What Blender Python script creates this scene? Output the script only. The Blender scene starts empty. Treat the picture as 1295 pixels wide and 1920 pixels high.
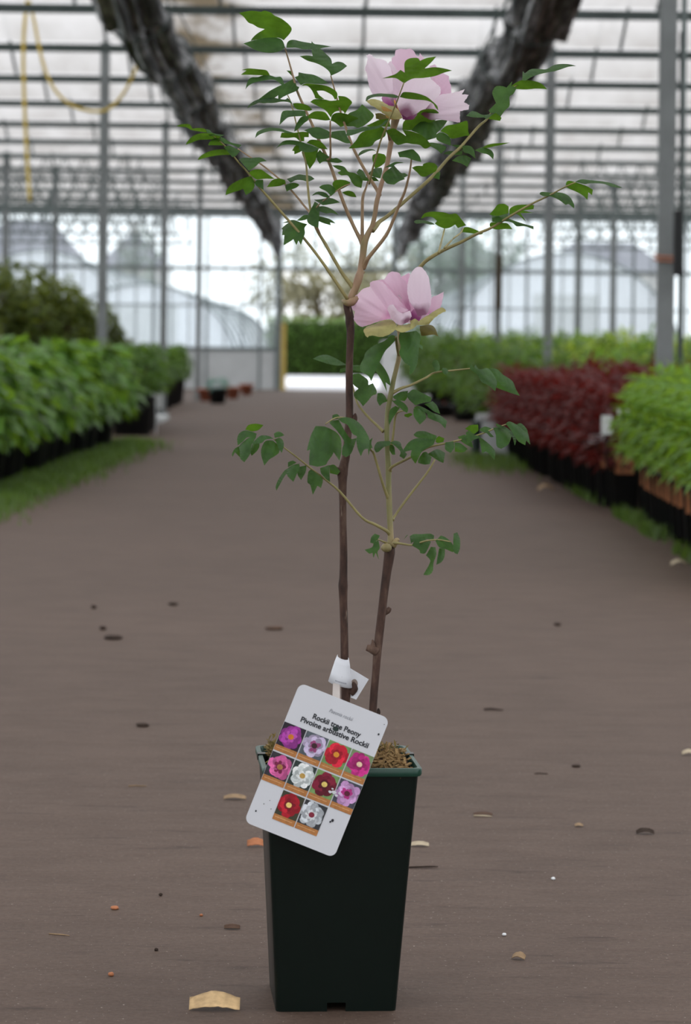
import bpy, bmesh, math, random
from mathutils import Vector, Matrix
from mathutils.geometry import delaunay_2d_cdt
C = bpy.context.scene.collection
PI = math.pi
# ---------------------------------------------------------------- camera frame
W, Hh = 1295, 1920
F = 5100.0          # focal length in pixels of the 1295x1920 frame
CX, HY = 642.0, 645.0   # where the optical axis meets the frame
CAMH = 0.7856
ROLL = math.radians(0.7)
cr, sr = math.cos(ROLL), math.sin(ROLL)

def at(px, py, Z):
    u, v = px - CX, py - HY
    x = u * cr + v * sr
    y = -u * sr + v * cr
    return Vector((x * Z / F, Z, CAMH - y * Z / F))

def ground(px, py):
    u, v = px - CX, py - HY
    y = -u * sr + v * cr
    Z = F * CAMH / y
    p = at(px, py, Z)
    return Vector((p.x, p.y, 0))

# ---------------------------------------------------------------- materials
def lin(c):
    return tuple((x / 12.92 if x <= 0.04045 else ((x + 0.055) / 1.055) ** 2.4) for x in (v / 255 for v in c))

def newmat(name):
    m = bpy.data.materials.new(name)
    m.use_nodes = True
    nt = m.node_tree
    nt.nodes.clear()
    out = nt.nodes.new('ShaderNodeOutputMaterial')
    return m, nt, out

def pbsdf(nt, col=(0.5, 0.5, 0.5), rough=0.6, spec=0.4, metal=0.0):
    b = nt.nodes.new('ShaderNodeBsdfPrincipled')
    b.inputs['Base Color'].default_value = (*col, 1)
    b.inputs['Roughness'].default_value = rough
    b.inputs['Specular IOR Level'].default_value = spec
    b.inputs['Metallic'].default_value = metal
    return b

def noise(nt, scale, detail=4, rough=0.55, vec=None, mapscale=None):
    n = nt.nodes.new('ShaderNodeTexNoise')
    n.inputs['Scale'].default_value = scale
    n.inputs['Detail'].default_value = detail
    n.inputs['Roughness'].default_value = rough
    tc = nt.nodes.new('ShaderNodeTexCoord')
    src = tc.outputs['Object']
    if mapscale:
        mp = nt.nodes.new('ShaderNodeMapping')
        mp.inputs['Scale'].default_value = mapscale
        nt.links.new(src, mp.inputs['Vector'])
        src = mp.outputs['Vector']
    nt.links.new(src, n.inputs['Vector'])
    return n

def ramp(nt, src, stops):
    r = nt.nodes.new('ShaderNodeValToRGB')
    e = r.color_ramp.elements
    while len(e) < len(stops):
        e.new(0.5)
    for i, (p, c) in enumerate(stops):
        e[i].position = p
        e[i].color = (*c, 1)
    nt.links.new(src, r.inputs['Fac'])
    return r

def mixc(nt, fac, a, b, mode='MIX'):
    m = nt.nodes.new('ShaderNodeMix')
    m.data_type = 'RGBA'
    m.blend_type = mode
    for k, v in (('Factor', fac), ('A', a), ('B', b)):
        sock = [s for s in m.inputs if s.name == k and (s.type == 'RGBA' if k != 'Factor' else s.type == 'VALUE')][0]
        if hasattr(v, 'links'):
            nt.links.new(v, sock)
        else:
            sock.default_value = v if k == 'Factor' else (*v, 1)
    return [s for s in m.outputs if s.type == 'RGBA'][0]

def bump(nt, src, strength=0.3, dist=0.01):
    b = nt.nodes.new('ShaderNodeBump')
    b.inputs['Strength'].default_value = strength
    b.inputs['Distance'].default_value = dist
    nt.links.new(src, b.inputs['Height'])
    return b.outputs['Normal']

def plain(name, c, rough=0.6, spec=0.4, metal=0.0, var=0.12, scale=20.0, bmp=0.0):
    m, nt, out = newmat(name)
    c = lin(c)
    b = pbsdf(nt, c, rough, spec, metal)
    n = noise(nt, scale)
    lo = tuple(x * (1 - var) for x in c)
    hi = tuple(min(1, x * (1 + var)) for x in c)
    r = ramp(nt, n.outputs['Fac'], [(0.3, lo), (0.7, hi)])
    nt.links.new(r.outputs['Color'], b.inputs['Base Color'])
    if bmp:
        nt.links.new(bump(nt, n.outputs['Fac'], bmp, 0.004), b.inputs['Normal'])
    nt.links.new(b.outputs[0], out.inputs[0])
    return m

def leafmat(name, c, t, trans=0.4, rough=0.5, spec=0.35, var=0.25, scale=14.0, vein=0.0):
    m, nt, out = newmat(name)
    c, t = lin(c), lin(t)
    n = noise(nt, scale, 3)
    ra = ramp(nt, n.outputs['Fac'], [(0.3, tuple(x * (1 - var) for x in c)), (0.7, tuple(min(1, x * (1 + var)) for x in c))])
    rb = ramp(nt, n.outputs['Fac'], [(0.3, tuple(x * (1 - var) for x in t)), (0.7, tuple(min(1, x * (1 + var)) for x in t))])
    ca = ra.outputs['Color']
    b = pbsdf(nt, c, rough, spec)
    if vein:
        a = nt.nodes.new('ShaderNodeAttribute'); a.attribute_name = 'across'
        rv = ramp(nt, a.outputs['Fac'], [(0.0, (1, 1, 1)), (0.05, (0, 0, 0))])
        lc = tuple(min(1, x * 1.8) for x in c)
        mul = nt.nodes.new('ShaderNodeMath'); mul.operation = 'MULTIPLY'; mul.inputs[1].default_value = vein
        nt.links.new(rv.outputs['Color'], mul.inputs[0])
        ca = mixc(nt, mul.outputs[0], ca, lc)
        wv = nt.nodes.new('ShaderNodeAttribute'); wv.attribute_name = 'veins'
        nt.links.new(bump(nt, wv.outputs['Fac'], 0.35, 0.002), b.inputs['Normal'])
    nt.links.new(ca, b.inputs['Base Color'])
    tr = nt.nodes.new('ShaderNodeBsdfTranslucent')
    nt.links.new(rb.outputs['Color'], tr.inputs['Color'])
    mx = nt.nodes.new('ShaderNodeMixShader')
    mx.inputs[0].default_value = trans
    nt.links.new(b.outputs[0], mx.inputs[1]); nt.links.new(tr.outputs[0], mx.inputs[2])
    nt.links.new(mx.outputs[0], out.inputs[0])
    return m

# ---------------------------------------------------------------- mesh helpers
class MB:
    """collects vertices and faces for one mesh"""
    def __init__(s):
        s.v, s.f, s.m = [], [], []
        s.attr = {}
    def add(s, vs, fs, mi=0):
        o = len(s.v)
        s.v += [Vector(v) for v in vs]
        s.f += [tuple(i + o for i in f) for f in fs]
        s.m += [mi] * len(fs)
        return s
    def box(s, a, b, mi=0):
        (x0, y0, z0), (x1, y1, z1) = a, b
        return s.add([(x0, y0, z0), (x1, y0, z0), (x1, y1, z0), (x0, y1, z0), (x0, y0, z1), (x1, y0, z1), (x1, y1, z1), (x0, y1, z1)],
                     [(0, 3, 2, 1), (4, 5, 6, 7), (0, 1, 5, 4), (1, 2, 6, 5), (2, 3, 7, 6), (3, 0, 4, 7)], mi)
    def bar(s, p, q, w, h=None, mi=0):
        h = h or w
        p, q = Vector(p), Vector(q)
        d = (q - p).normalized()
        up = Vector((0, 0, 1)) if abs(d.z) < 0.95 else Vector((0, 1, 0))
        a = d.cross(up).normalized() * w / 2
        b = a.normalized().cross(d).normalized() * h / 2
        vs = [p - a - b, p + a - b, p + a + b, p - a + b, q - a - b, q + a - b, q + a + b, q - a + b]
        return s.add(vs, [(0, 3, 2, 1), (4, 5, 6, 7), (0, 1, 5, 4), (1, 2, 6, 5), (2, 3, 7, 6), (3, 0, 4, 7)], mi)
    def tube(s, pts, rad, n=10, mi=0, smooth=4, cap=True):
        pts = [Vector(p) for p in pts]
        if not hasattr(rad, '__len__'):
            rad = [rad] * len(pts)
        if smooth > 1 and len(pts) > 2:
            P, R = [], []
            for i in range(len(pts) - 1):
                p0 = pts[max(i - 1, 0)]; p1 = pts[i]; p2 = pts[i + 1]; p3 = pts[min(i + 2, len(pts) - 1)]
                for k in range(smooth):
                    t = k / smooth
                    P.append(0.5 * ((2 * p1) + (p2 - p0) * t + (2 * p0 - 5 * p1 + 4 * p2 - p3) * t * t + (3 * p1 - p0 - 3 * p2 + p3) * t ** 3))
                    R.append(rad[i] * (1 - t) + rad[i + 1] * t)
            P.append(pts[-1]); R.append(rad[-1])
            pts, rad = P, R
        ref = Vector((0.31, 0.9, 0.2)).normalized()
        vs, fs = [], []
        for i, p in enumerate(pts):
            d = (pts[min(i + 1, len(pts) - 1)] - pts[max(i - 1, 0)]).normalized()
            if abs(d.dot(ref)) > 0.97:
                ref = Vector((0.9, 0.1, 0.4)).normalized()
            a = d.cross(ref).normalized(); b = d.cross(a).normalized()
            for k in range(n):
                t = 2 * PI * k / n
                vs.append(p + (a * math.cos(t) + b * math.sin(t)) * rad[i])
        for i in range(len(pts) - 1):
            for k in range(n):
                fs.append((i * n + k, i * n + (k + 1) % n, (i + 1) * n + (k + 1) % n, (i + 1) * n + k))
        if cap:
            fs.append(tuple(range(n - 1, -1, -1)))
            fs.append(tuple((len(pts) - 1) * n + k for k in range(n)))
        return s.add(vs, fs, mi)
    def lathe(s, prof, n=20, mi=0, cen=(0, 0)):
        vs, fs = [], []
        for r, z in prof:
            for k in range(n):
                t = 2 * PI * k / n
                vs.append((cen[0] + r * math.cos(t), cen[1] + r * math.sin(t), z))
        for i in range(len(prof) - 1):
            for k in range(n):
                fs.append((i * n + k, i * n + (k + 1) % n, (i + 1) * n + (k + 1) % n, (i + 1) * n + k))
        fs.append(tuple(range(n - 1, -1, -1)))
        fs.append(tuple((len(prof) - 1) * n + k for k in range(n)))
        return s.add(vs, fs, mi)
    def blob(s, c, r, rng=None, amp=0.2, n=8, mi=0):
        if not hasattr(r, '__len__'):
            r = (r, r, r)
        vs, fs = [], []
        for i in range(n + 1):
            th = PI * i / n
            for k in range(2 * n):
                ph = PI * k / n
                j = 1 + (rng.uniform(-amp, amp) if rng and 0 < i < n else 0)
                vs.append((c[0] + r[0] * j * math.sin(th) * math.cos(ph), c[1] + r[1] * j * math.sin(th) * math.sin(ph), c[2] + r[2] * j * math.cos(th)))
        m2 = 2 * n
        for i in range(n):
            for k in range(m2):
                fs.append((i * m2 + k, (i + 1) * m2 + k, (i + 1) * m2 + (k + 1) % m2, i * m2 + (k + 1) % m2))
        return s.add(vs, fs, mi)
    def mesh(s, name, origin=(0, 0, 0), smooth=True):
        me = bpy.data.meshes.new(name)
        o = Vector(origin)
        me.from_pydata([tuple(v - o) for v in s.v], [], s.f)
        me.polygons.foreach_set('material_index', s.m)
        if smooth:
            me.polygons.foreach_set('use_smooth', [True] * len(me.polygons))
        for k, vals in s.attr.items():
            a = me.attributes.new(k, 'FLOAT', 'POINT')
            a.data.foreach_set('value', vals)
        me.update()
        return me
    def build(s, name, mats, parent=None, origin=(0, 0, 0), smooth=True):
        me = s.mesh(name, origin, smooth)
        if not isinstance(mats, (list, tuple)):
            mats = [mats]
        for m in mats:
            me.materials.append(m)
        o = bpy.data.objects.new(name, me)
        C.objects.link(o)
        if parent is not None:
            o.parent = parent
        return o

def tag(o, label=None, cat=None, group=None, kind=None):
    if label: o['label'] = label
    if cat: o['category'] = cat
    if group: o['group'] = group
    if kind: o['kind'] = kind
    return o

def empty(name, loc=(0, 0, 0), rz=0.0):
    o = bpy.data.objects.new(name, None)
    o.empty_display_size = 0.1
    o.location = loc; o.rotation_euler = (0, 0, rz)
    C.objects.link(o)
    return o

def copy_tree(o, parent=None):
    c = o.copy(); C.objects.link(c)
    c.parent = parent
    for ch in o.children:
        copy_tree(ch, c)
    return c

def sharp(o, deg=35):
    try:
        o.data.set_sharp_from_angle(angle=math.radians(deg))
    except Exception:
        pass
    return o
SKY, EXPO = 1.95, 0.0
# ================================================================ materials
M = {}
M['post'] = plain('galvanised_steel', (118, 122, 122), 0.55, 0.4, 0.2, 0.15, 6)
M['gutter'] = plain('gutter_steel', (84, 94, 92), 0.6, 0.4, 0.1, 0.2, 5)
M['mullion'] = plain('mullion_aluminium', (110, 118, 118), 0.5, 0.4, 0.2, 0.1, 8)
M['panel'] = plain('grey_panel', (190, 193, 194), 0.6, 0.3, 0, 0.08, 3)
M['yellow'] = plain('yellow_paint', (196, 170, 90), 0.6, 0.3, 0, 0.1, 6)
M['hose'] = plain('yellow_hose', (196, 168, 66), 0.5, 0.4, 0, 0.1, 6)
M['screen'] = None
M['blackplastic'] = plain('black_plastic', (22, 23, 24), 0.55, 0.35, 0, 0.2, 20)
M['tan'] = plain('tan_card_sleeve', (150, 98, 66), 0.7, 0.2, 0, 0.25, 12)
M['white'] = plain('white_plastic', (222, 224, 226), 0.5, 0.4, 0, 0.05, 10)
M['terracotta'] = plain('terracotta', (150, 88, 66), 0.75, 0.2, 0, 0.15, 20)
M['wood'] = plain('shrub_stems', (74, 54, 40), 0.8, 0.2, 0, 0.3, 40)

# ---- roof glazing: white-washed glass, stained along the gathered screens
def roof_glass():
    m, nt, out = newmat('whitewashed_glass')
    tc = nt.nodes.new('ShaderNodeTexCoord')
    n1 = noise(nt, 1.3, 6, 0.62)
    n2 = noise(nt, 3.0, 4, 0.6, mapscale=(1.0, 0.35, 1.0))
    sep = nt.nodes.new('ShaderNodeSeparateXYZ')
    nt.links.new(tc.outputs['Object'], sep.inputs[0])
    # dirt strip over the left screen (its own stain)
    a = nt.nodes.new('ShaderNodeMath'); a.operation = 'ADD'; a.inputs[1].default_value = 1.08
    nt.links.new(sep.outputs['X'], a.inputs[0])
    b = nt.nodes.new('ShaderNodeMath'); b.operation = 'ABSOLUTE'; nt.links.new(a.outputs[0], b.inputs[0])
    strip = ramp(nt, b.outputs[0], [(0.2, (1, 1, 1)), (0.42, (0, 0, 0))])
    d = nt.nodes.new('ShaderNodeMath'); d.operation = 'MULTIPLY'
    nt.links.new(strip.outputs['Color'], d.inputs[0]); nt.links.new(ramp(nt, n1.outputs['Fac'], [(0.36, (0, 0, 0)), (0.52, (1, 1, 1))]).outputs['Color'], d.inputs[1])
    e = ramp(nt, n2.outputs['Fac'], [(0.54, (0, 0, 0)), (0.8, (0.25, 0.25, 0.25))])
    # silt line along the low edge of the panes, above every gutter
    low = ramp(nt, sep.outputs['Z'], [(0.0, (1, 1, 1)), (1.0, (0, 0, 0))])
    mr = nt.nodes.new('ShaderNodeMapRange'); mr.inputs['From Min'].default_value = 3.04; mr.inputs['From Max'].default_value = 3.30
    nt.links.new(sep.outputs['Z'], mr.inputs['Value']); nt.links.new(mr.outputs['Result'], low.inputs['Fac'])
    lm = nt.nodes.new('ShaderNodeMath'); lm.operation = 'MULTIPLY'
    nt.links.new(low.outputs['Color'], lm.inputs[0]); nt.links.new(ramp(nt, n2.outputs['Fac'], [(0.3, (0.05, 0.05, 0.05)), (0.7, (0.45, 0.45, 0.45))]).outputs['Color'], lm.inputs[1])
    f0 = nt.nodes.new('ShaderNodeMath'); f0.operation = 'MAXIMUM'
    nt.links.new(d.outputs[0], f0.inputs[0]); nt.links.new(e.outputs['Color'], f0.inputs[1])
    f = nt.nodes.new('ShaderNodeMath'); f.operation = 'MAXIMUM'
    nt.links.new(f0.outputs[0], f.inputs[0]); nt.links.new(lm.outputs[0], f.inputs[1])
    tr = nt.nodes.new('ShaderNodeBsdfTransparent'); 
    nt.links.new(mixc(nt, f.outputs[0], (0.80, 0.785, 0.785), (0.24, 0.18, 0.12)), tr.inputs['Color'])
    df = nt.nodes.new('ShaderNodeBsdfTranslucent'); 
    nt.links.new(mixc(nt, f.outputs[0], (0.76, 0.745, 0.745), (0.20, 0.16, 0.11)), df.inputs['Color'])
    mx = nt.nodes.new('ShaderNodeMixShader'); mx.inputs[0].default_value = 0.62
    nt.links.new(tr.outputs[0], mx.inputs[1]); nt.links.new(df.outputs[0], mx.inputs[2])
    nt.links.new(mx.outputs[0], out.inputs[0])
    return m
M['roofglass'] = roof_glass()

def wall_glass():
    m, nt, out = newmat('hazy_wall_glass')
    tr = nt.nodes.new('ShaderNodeBsdfTransparent'); tr.inputs['Color'].default_value = (0.93, 0.96, 0.97, 1)
    df = nt.nodes.new('ShaderNodeBsdfTranslucent'); df.inputs['Color'].default_value = (0.8, 0.85, 0.88, 1)
    gl = nt.nodes.new('ShaderNodeBsdfGlossy'); gl.inputs['Roughness'].default_value = 0.1
    mx = nt.nodes.new('ShaderNodeMixShader')
    n = noise(nt, 1.7, 5)
    nt.links.new(ramp(nt, n.outputs['Fac'], [(0.35, (0.05, 0.05, 0.05)), (0.75, (0.16, 0.16, 0.16))]).outputs['Color'], mx.inputs[0])
    nt.links.new(tr.outputs[0], mx.inputs[1]); nt.links.new(df.outputs[0], mx.inputs[2])
    m2 = nt.nodes.new('ShaderNodeMixShader'); m2.inputs[0].default_value = 0.02
    nt.links.new(mx.outputs[0], m2.inputs[1]); nt.links.new(gl.outputs[0], m2.inputs[2])
    nt.links.new(m2.outputs[0], out.inputs[0])
    return m
M['wallglass'] = wall_glass()

def road_mat():
    m, nt, out = newmat('worn_road')
    big = noise(nt, 0.9, 4, 0.6)
    fine = noise(nt, 120, 8, 0.8)
    streak = noise(nt, 7, 6, 0.65, mapscale=(0.8, 1.5, 1))
    grit = noise(nt, 210, 2, 0.5)
    dark = noise(nt, 12, 6, 0.7, mapscale=(0.4, 2.2, 1))
    base = ramp(nt, big.outputs['Fac'], [(0.3, lin((78, 62, 53))), (0.7, lin((94, 76, 66)))]).outputs['Color']
    c = mixc(nt, 0.55, base, ramp(nt, fine.outputs['Fac'], [(0.3, lin((44, 33, 27))), (0.7, lin((112, 93, 81)))]).outputs['Color'])
    c = mixc(nt, 0.22, c, ramp(nt, streak.outputs['Fac'], [(0.38, lin((50, 38, 32))), (0.6, lin((90, 76, 68)))]).outputs['Color'])
    c = mixc(nt, ramp(nt, dark.outputs['Fac'], [(0.58, (0, 0, 0)), (0.68, (0.6, 0.6, 0.6))]).outputs['Color'], c, lin((38, 26, 22)))
    c = mixc(nt, ramp(nt, grit.outputs['Fac'], [(0.69, (0, 0, 0)), (0.76, (0.7, 0.7, 0.7))]).outputs['Color'], c, lin((176, 166, 158)))
    b = pbsdf(nt, (0.2, 0.2, 0.2), 0.72, 0.22)
    nt.links.new(c, b.inputs['Base Color'])
    nt.links.new(bump(nt, streak.outputs['Fac'], 0.4, 0.007), b.inputs['Normal'])
    nt.links.new(b.outputs[0], out.inputs[0])
    return m
M['road'] = road_mat()
M['soilverge'] = plain('verge_soil', (112, 98, 88), 0.9, 0.15, 0, 0.3, 8, 0.4)
M['apron'] = plain('pale_concrete', (232, 232, 236), 0.8, 0.2, 0, 0.05, 1)

def screen_mat():
    m, nt, out = newmat('gathered_netting')
    n = noise(nt, 6, 5, 0.7, mapscale=(2.6, 0.16, 2.6))
    c = ramp(nt, n.outputs['Fac'], [(0.36, lin((40, 41, 42))), (0.5, lin((92, 94, 96))), (0.62, lin((176, 176, 178)))]).outputs['Color']  # pale streaks paint fold highlights and light spots into the netting's colour
    b = pbsdf(nt, (0.1, 0.1, 0.1), 0.72, 0.22)
    nt.links.new(c, b.inputs['Base Color'])
    nt.links.new(b.outputs[0], out.inputs[0])
    return m
M['screen'] = screen_mat()
M['net'] = None

# ================================================================ setting
GH = 2.985            # gutter height
BAY = 2.43
Z0, ZE = 18.1, 46.0   # nearest gutter in the frame, end wall
NB = 12               # gutters from Z0 to the end wall
gz = [Z0 + BAY * k for k in range(-14, NB)]
ZE = gz[-1] + 1.15
XL, XR = -8.6, 8.6

floor = MB()
# gently divided sheet
nx, ny = 8, 40
vs, fs = [], []
for j in range(ny + 1):
    for i in range(nx + 1):
        vs.append((XL + (XR - XL) * i / nx, -16 + (ZE + 16) * j / ny, 0))
for j in range(ny):
    for i in range(nx):
        a = j * (nx + 1) + i
        fs.append((a, a + 1, a + nx + 2, a + nx + 1))
floor.add(vs, fs)
o = floor.build('floor', M['road']); tag(o, 'brown grey worn roadway running down the glasshouse', 'floor', kind='structure')

o = MB().add([(-60, ZE, -0.01), (60, ZE, -0.01), (60, 320, -0.01), (-60, 320, -0.01)], [(0, 1, 2, 3)]).build('trim_1', M['soilverge'])
tag(o, 'open ground outside beyond the glass end wall', 'ground', kind='structure')
o = MB().box((-4.5, ZE + 0.05, -0.005), (3.5, ZE + 20, 0.01)).build('trim_2', M['apron'])
tag(o, 'pale concrete apron just outside the open doorway', 'ground', kind='structure')

# roof: one gable of glass per bay, glazing bars in the same sheet
roof = MB()
RH = GH + 0.62
for k in range(len(gz)):
    z0 = gz[k]; z1 = gz[k + 1] if k + 1 < len(gz) else ZE
    zm = (z0 + z1) / 2
    roof.add([(XL, z0, GH + 0.06), (XR, z0, GH + 0.06), (XR, zm, RH), (XL, zm, RH), (XR, z1, GH + 0.06), (XL, z1, GH + 0.06)], [(0, 1, 2, 3), (3, 2, 4, 5)], 0)
    if z1 > 10:
        x = XL
        while x <= XR:
            roof.bar((x, zm, RH - 0.012), (x, z1, GH + 0.05), 0.022, 0.015, 1)
            roof.bar((x, z0, GH + 0.05), (x, zm, RH - 0.012), 0.022, 0.015, 1)
            x += 0.97
        roof.bar((XL, zm, RH), (XR, zm, RH), 0.03, 0.02, 1)
o = roof.build('ceiling', [M['roofglass'], M['mullion']], smooth=False)
tag(o, 'white-washed glass roof in low gables across the house', 'roof', kind='structure')

ordn = ['nearest', 'second', 'third', 'fourth', 'fifth', 'sixth', 'seventh', 'eighth', 'ninth', 'tenth', 'eleventh', 'twelfth', 'thirteenth', 'fourteenth',
        'fifteenth', 'sixteenth', 'seventeenth', 'eighteenth', 'nineteenth', 'twentieth', 'twenty-first', 'twenty-second', 'twenty-third', 'twenty-fourth',
        'twenty-fifth', 'twenty-sixth', 'twenty-seventh', 'twenty-eighth', 'twenty-ninth', 'thirtieth', 'thirty-first', 'thirty-second', 'thirty-third', 'thirty-fourth']
nseen = 0
for k, z in enumerate(gz):
    if z < 17:
        continue
    g = MB()
    g.box((XL, z - 0.02, GH - 0.02), (XR, z + 0.02, GH + 0.02))
    g.box((XL, z - 0.05, GH + 0.02), (XR, z + 0.05, GH + 0.035))
    o = g.build('gutter_beam', M['gutter'], smooth=False)
    w = ordn[nseen]
    tag(o, f'dark steel gutter beam crossing the roof, {w} counted from the top of the picture', 'beam', 'gutter beams across the roof')
    nseen += 1

# side walls (glass, outside the frame but part of the house)
for side, x in (('left', XL), ('right', XR)):
    w = MB()
    w.box((x - 0.005, -15.5, 0.0), (x + 0.005, ZE, GH), 0)
    for k in range(-7, 20):
        z = Z0 + BAY * k
        if z < ZE:
            w.box((x - 0.03, z - 0.03, 0), (x + 0.03, z + 0.03, GH), 1)
    w.box((x - 0.03, -15.5, 0.0), (x + 0.03, ZE, 0.5), 2)
    o = w.build(f'wall_{side}', [M['wallglass'], M['mullion'], M['panel']], smooth=False)
    tag(o, f'glazed {side} side wall of the glasshouse', 'wall', kind='structure')

# end wall with a doorway
DX0, DX1, DH = -1.09, 0.86, 2.04
PH = 0.68
w = MB()
for xa, xb, za, zb in ((XL, DX0, PH, GH), (DX1, XR, PH, GH), (DX0, DX1, DH, GH)):
    w.box((xa, ZE - 0.004, za), (xb, ZE + 0.004, zb), 0)
w.box((XL, ZE - 0.02, 0), (DX0, ZE + 0.02, PH), 2)
w.box((DX1, ZE - 0.02, 0), (XR, ZE + 0.02, PH), 2)
x = XL
i = 0
while x < XR:
    if not (DX0 - 0.05 < x < DX1 + 0.05):
        wd = 0.04 if i % 3 == 0 else 0.018
        w.box((x - wd / 2, ZE - 0.03, 0 if i % 3 == 0 else PH), (x + wd / 2, ZE + 0.03, GH), 1)
    else:
        w.box((x - 0.014, ZE - 0.03, DH), (x + 0.014, ZE + 0.03, GH), 1)
    x += 0.3; i += 1
w.box((XL, ZE - 0.035, PH - 0.03), (DX0, ZE + 0.035, PH + 0.03), 1)
w.box((DX1, ZE - 0.035, PH - 0.03), (XR, ZE + 0.035, PH + 0.03), 1)
w.box((XL, ZE - 0.035, DH - 0.03), (XR, ZE + 0.035, DH + 0.03), 1)
w.box((XL, ZE - 0.035, 1.4), (DX0, ZE + 0.035, 1.425), 1)
w.box((DX1, ZE - 0.035, 1.4), (XR, ZE + 0.035, 1.425), 1)
w.box((XL, ZE - 0.04, GH - 0.08), (XR, ZE + 0.04, GH + 0.06), 1)
for x in (DX0, DX1):
    w.box((x - 0.05, ZE - 0.06, 0), (x + 0.05, ZE + 0.06, GH), 1)
o = w.build('wall_back', [M['wallglass'], M['mullion'], M['panel']], smooth=False)
tag(o, 'glass end wall with grey kick panels and many upright bars', 'wall', kind='structure')
o = MB().box((DX0 + 0.05, ZE - 0.05, 0), (DX0 + 0.13, ZE + 0.05, 1.12)).build('door_post', M['yellow'], smooth=False)
tag(o, 'yellow painted guard post at the left jamb of the far doorway', 'post')

# posts down both sides
def post(x, z, name, label, wd, group):
    root = empty(name, (x, z, 0))
    tag(root, label, 'post', group)
    p = MB().box((-wd / 2, -wd / 2, 0.01), (wd / 2, wd / 2, GH + 0.56))
    p.build('shaft', M['post'], root, smooth=False)
    MB().box((-wd, -wd, 0), (wd, wd, 0.012)).build('base_plate', M['gutter'], root, smooth=False)
    MB().box((-wd * .9, -wd * .7, GH + 0.5), (wd * .9, wd * .7, GH + 0.57)).build('head_plate', M['gutter'], root, smooth=False)
LP = [(195, 300, 22.1), (308, 450, 29.4), (374, 450, 37.0)]
for i, (px, py, z) in enumerate(LP):
    p = at(px, py, z)
    post(p.x, z, 'steel_post', f'grey steel roof post at the left of the road, {ordn[i]} from the camera', 0.072, 'roof posts along the left')
RP = [(1249, 350, 14.1, 0.085), (1030, 350, 21.6, 0.072), (934, 480, 29.2, 0.072), (866, 480, 37.0, 0.072)]
for i, (px, py, z, wd) in enumerate(RP):
    p = at(px, py, z)
    post(p.x, z, 'steel_post', f'grey steel roof post at the right of the road, {ordn[i]} from the camera', wd, 'roof posts along the right')
p = at(935, 520, 29.1)
o = MB().box((p.x - .035, 29.08, at(935, 578, 29.1).z), (p.x + .035, 29.16, at(935, 478, 29.1).z)).build('sacking', plain('brown_sacking', (70, 62, 52), .9, .1), smooth=False)
tag(o, 'dark brown sacking wrapped round the third right-hand post', 'sacking')
# farther posts, outer bays
outer = [(12, 350, 33.0), (104, 350, 36.0), (1150, 420, 38.0), (1083, 480, 40.5)]
for i, (px, py, z) in enumerate(outer):
    p = at(px, py, z)
    lb = ['thin far grey post at the extreme left edge of the picture', 'thin far grey post above the dark tall shrubs at left',
          'thin far grey post left of the thick right-hand post', 'thin far grey post just right of the second right-hand post'][i]
    post(p.x, z, 'steel_post', lb, 0.075, 'posts of the outer bays')

# pipe next to the thick post, with a hanging black box
p = at(1279, 300, 15.0)
o = MB().tube([(p.x, 15.0, 0), (p.x, 15.0, GH - 0.04)], 0.016, smooth=1).build('water_pipe', M['gutter'])
tag(o, 'slim grey upright pipe beside the thickest post at right', 'pipe')
root = empty('control_box', at(1271, 516, 13.9)); tag(root, 'narrow black box hanging from the thickest post at right', 'box')
c = Vector(root.location)
MB().box(at(1262, 512, 13.9) - Vector((0, 0.03, 0)), at(1279, 395, 13.9) + Vector((0, 0.03, 0))).build('case', M['blackplastic'], root, origin=c, smooth=False)
MB().box(at(1264, 516, 13.9) - Vector((0, 0.02, 0)), at(1281, 500, 13.9) + Vector((0, 0.04, 0))).build('cap', M['blackplastic'], root, origin=c, smooth=False)
MB().tube([at(1275, 395, 13.9), at(1276, 200, 13.9), at(1276, 60, 13.9)], 0.006, n=6).build('cable', M['blackplastic'], root, origin=c)
o = MB()
for yy in (478, 486):
    q = at(1249, yy, 14.1)
    o.tube([q + Vector((0.062 * math.cos(a), 0.062 * math.sin(a), 0.012 * math.sin(a * 1.0))) for a in [2 * PI * i / 16 for i in range(17)]], 0.006, n=6, smooth=1)
o = o.build('twine', plain('orange_twine', (176, 112, 82), 0.8)); tag(o, 'orange twine tied round the thickest post at right', 'string')

# lattice girders in the outer bays
def lattice(xa, xb, z, za, zb, label):
    g = MB()
    g.bar((xa, z, za), (xb, z, za), 0.03); g.bar((xa, z, zb), (xb, z, zb), 0.03)
    n = int(abs(xb - xa) / 0.22)
    for i in range(n):
        x0 = xa + (xb - xa) * i / n; x1 = xa + (xb - xa) * (i + 1) / n
        g.bar((x0, z, za if i % 2 else zb), (x1, z, zb if i % 2 else za), 0.015)
        g.bar((x0, z + .02, zb if i % 2 else za), (x1, z + .02, za if i % 2 else zb), 0.015)
    o = g.build('lattice_girder', M['gutter'], smooth=False)
    tag(o, label, 'girder', 'lattice girders of the outer bays')
for i, z in enumerate((31.5, 35.15, 38.8, 42.4)):
    lattice(XL, -2.35, z, 2.32, 2.93, f'grey lattice girder in the left bay, {ordn[i]} from the camera')
    lattice(2.75, XR, z, 2.32, 2.93, f'grey lattice girder in the right bay, {ordn[i]} from the camera')

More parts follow.
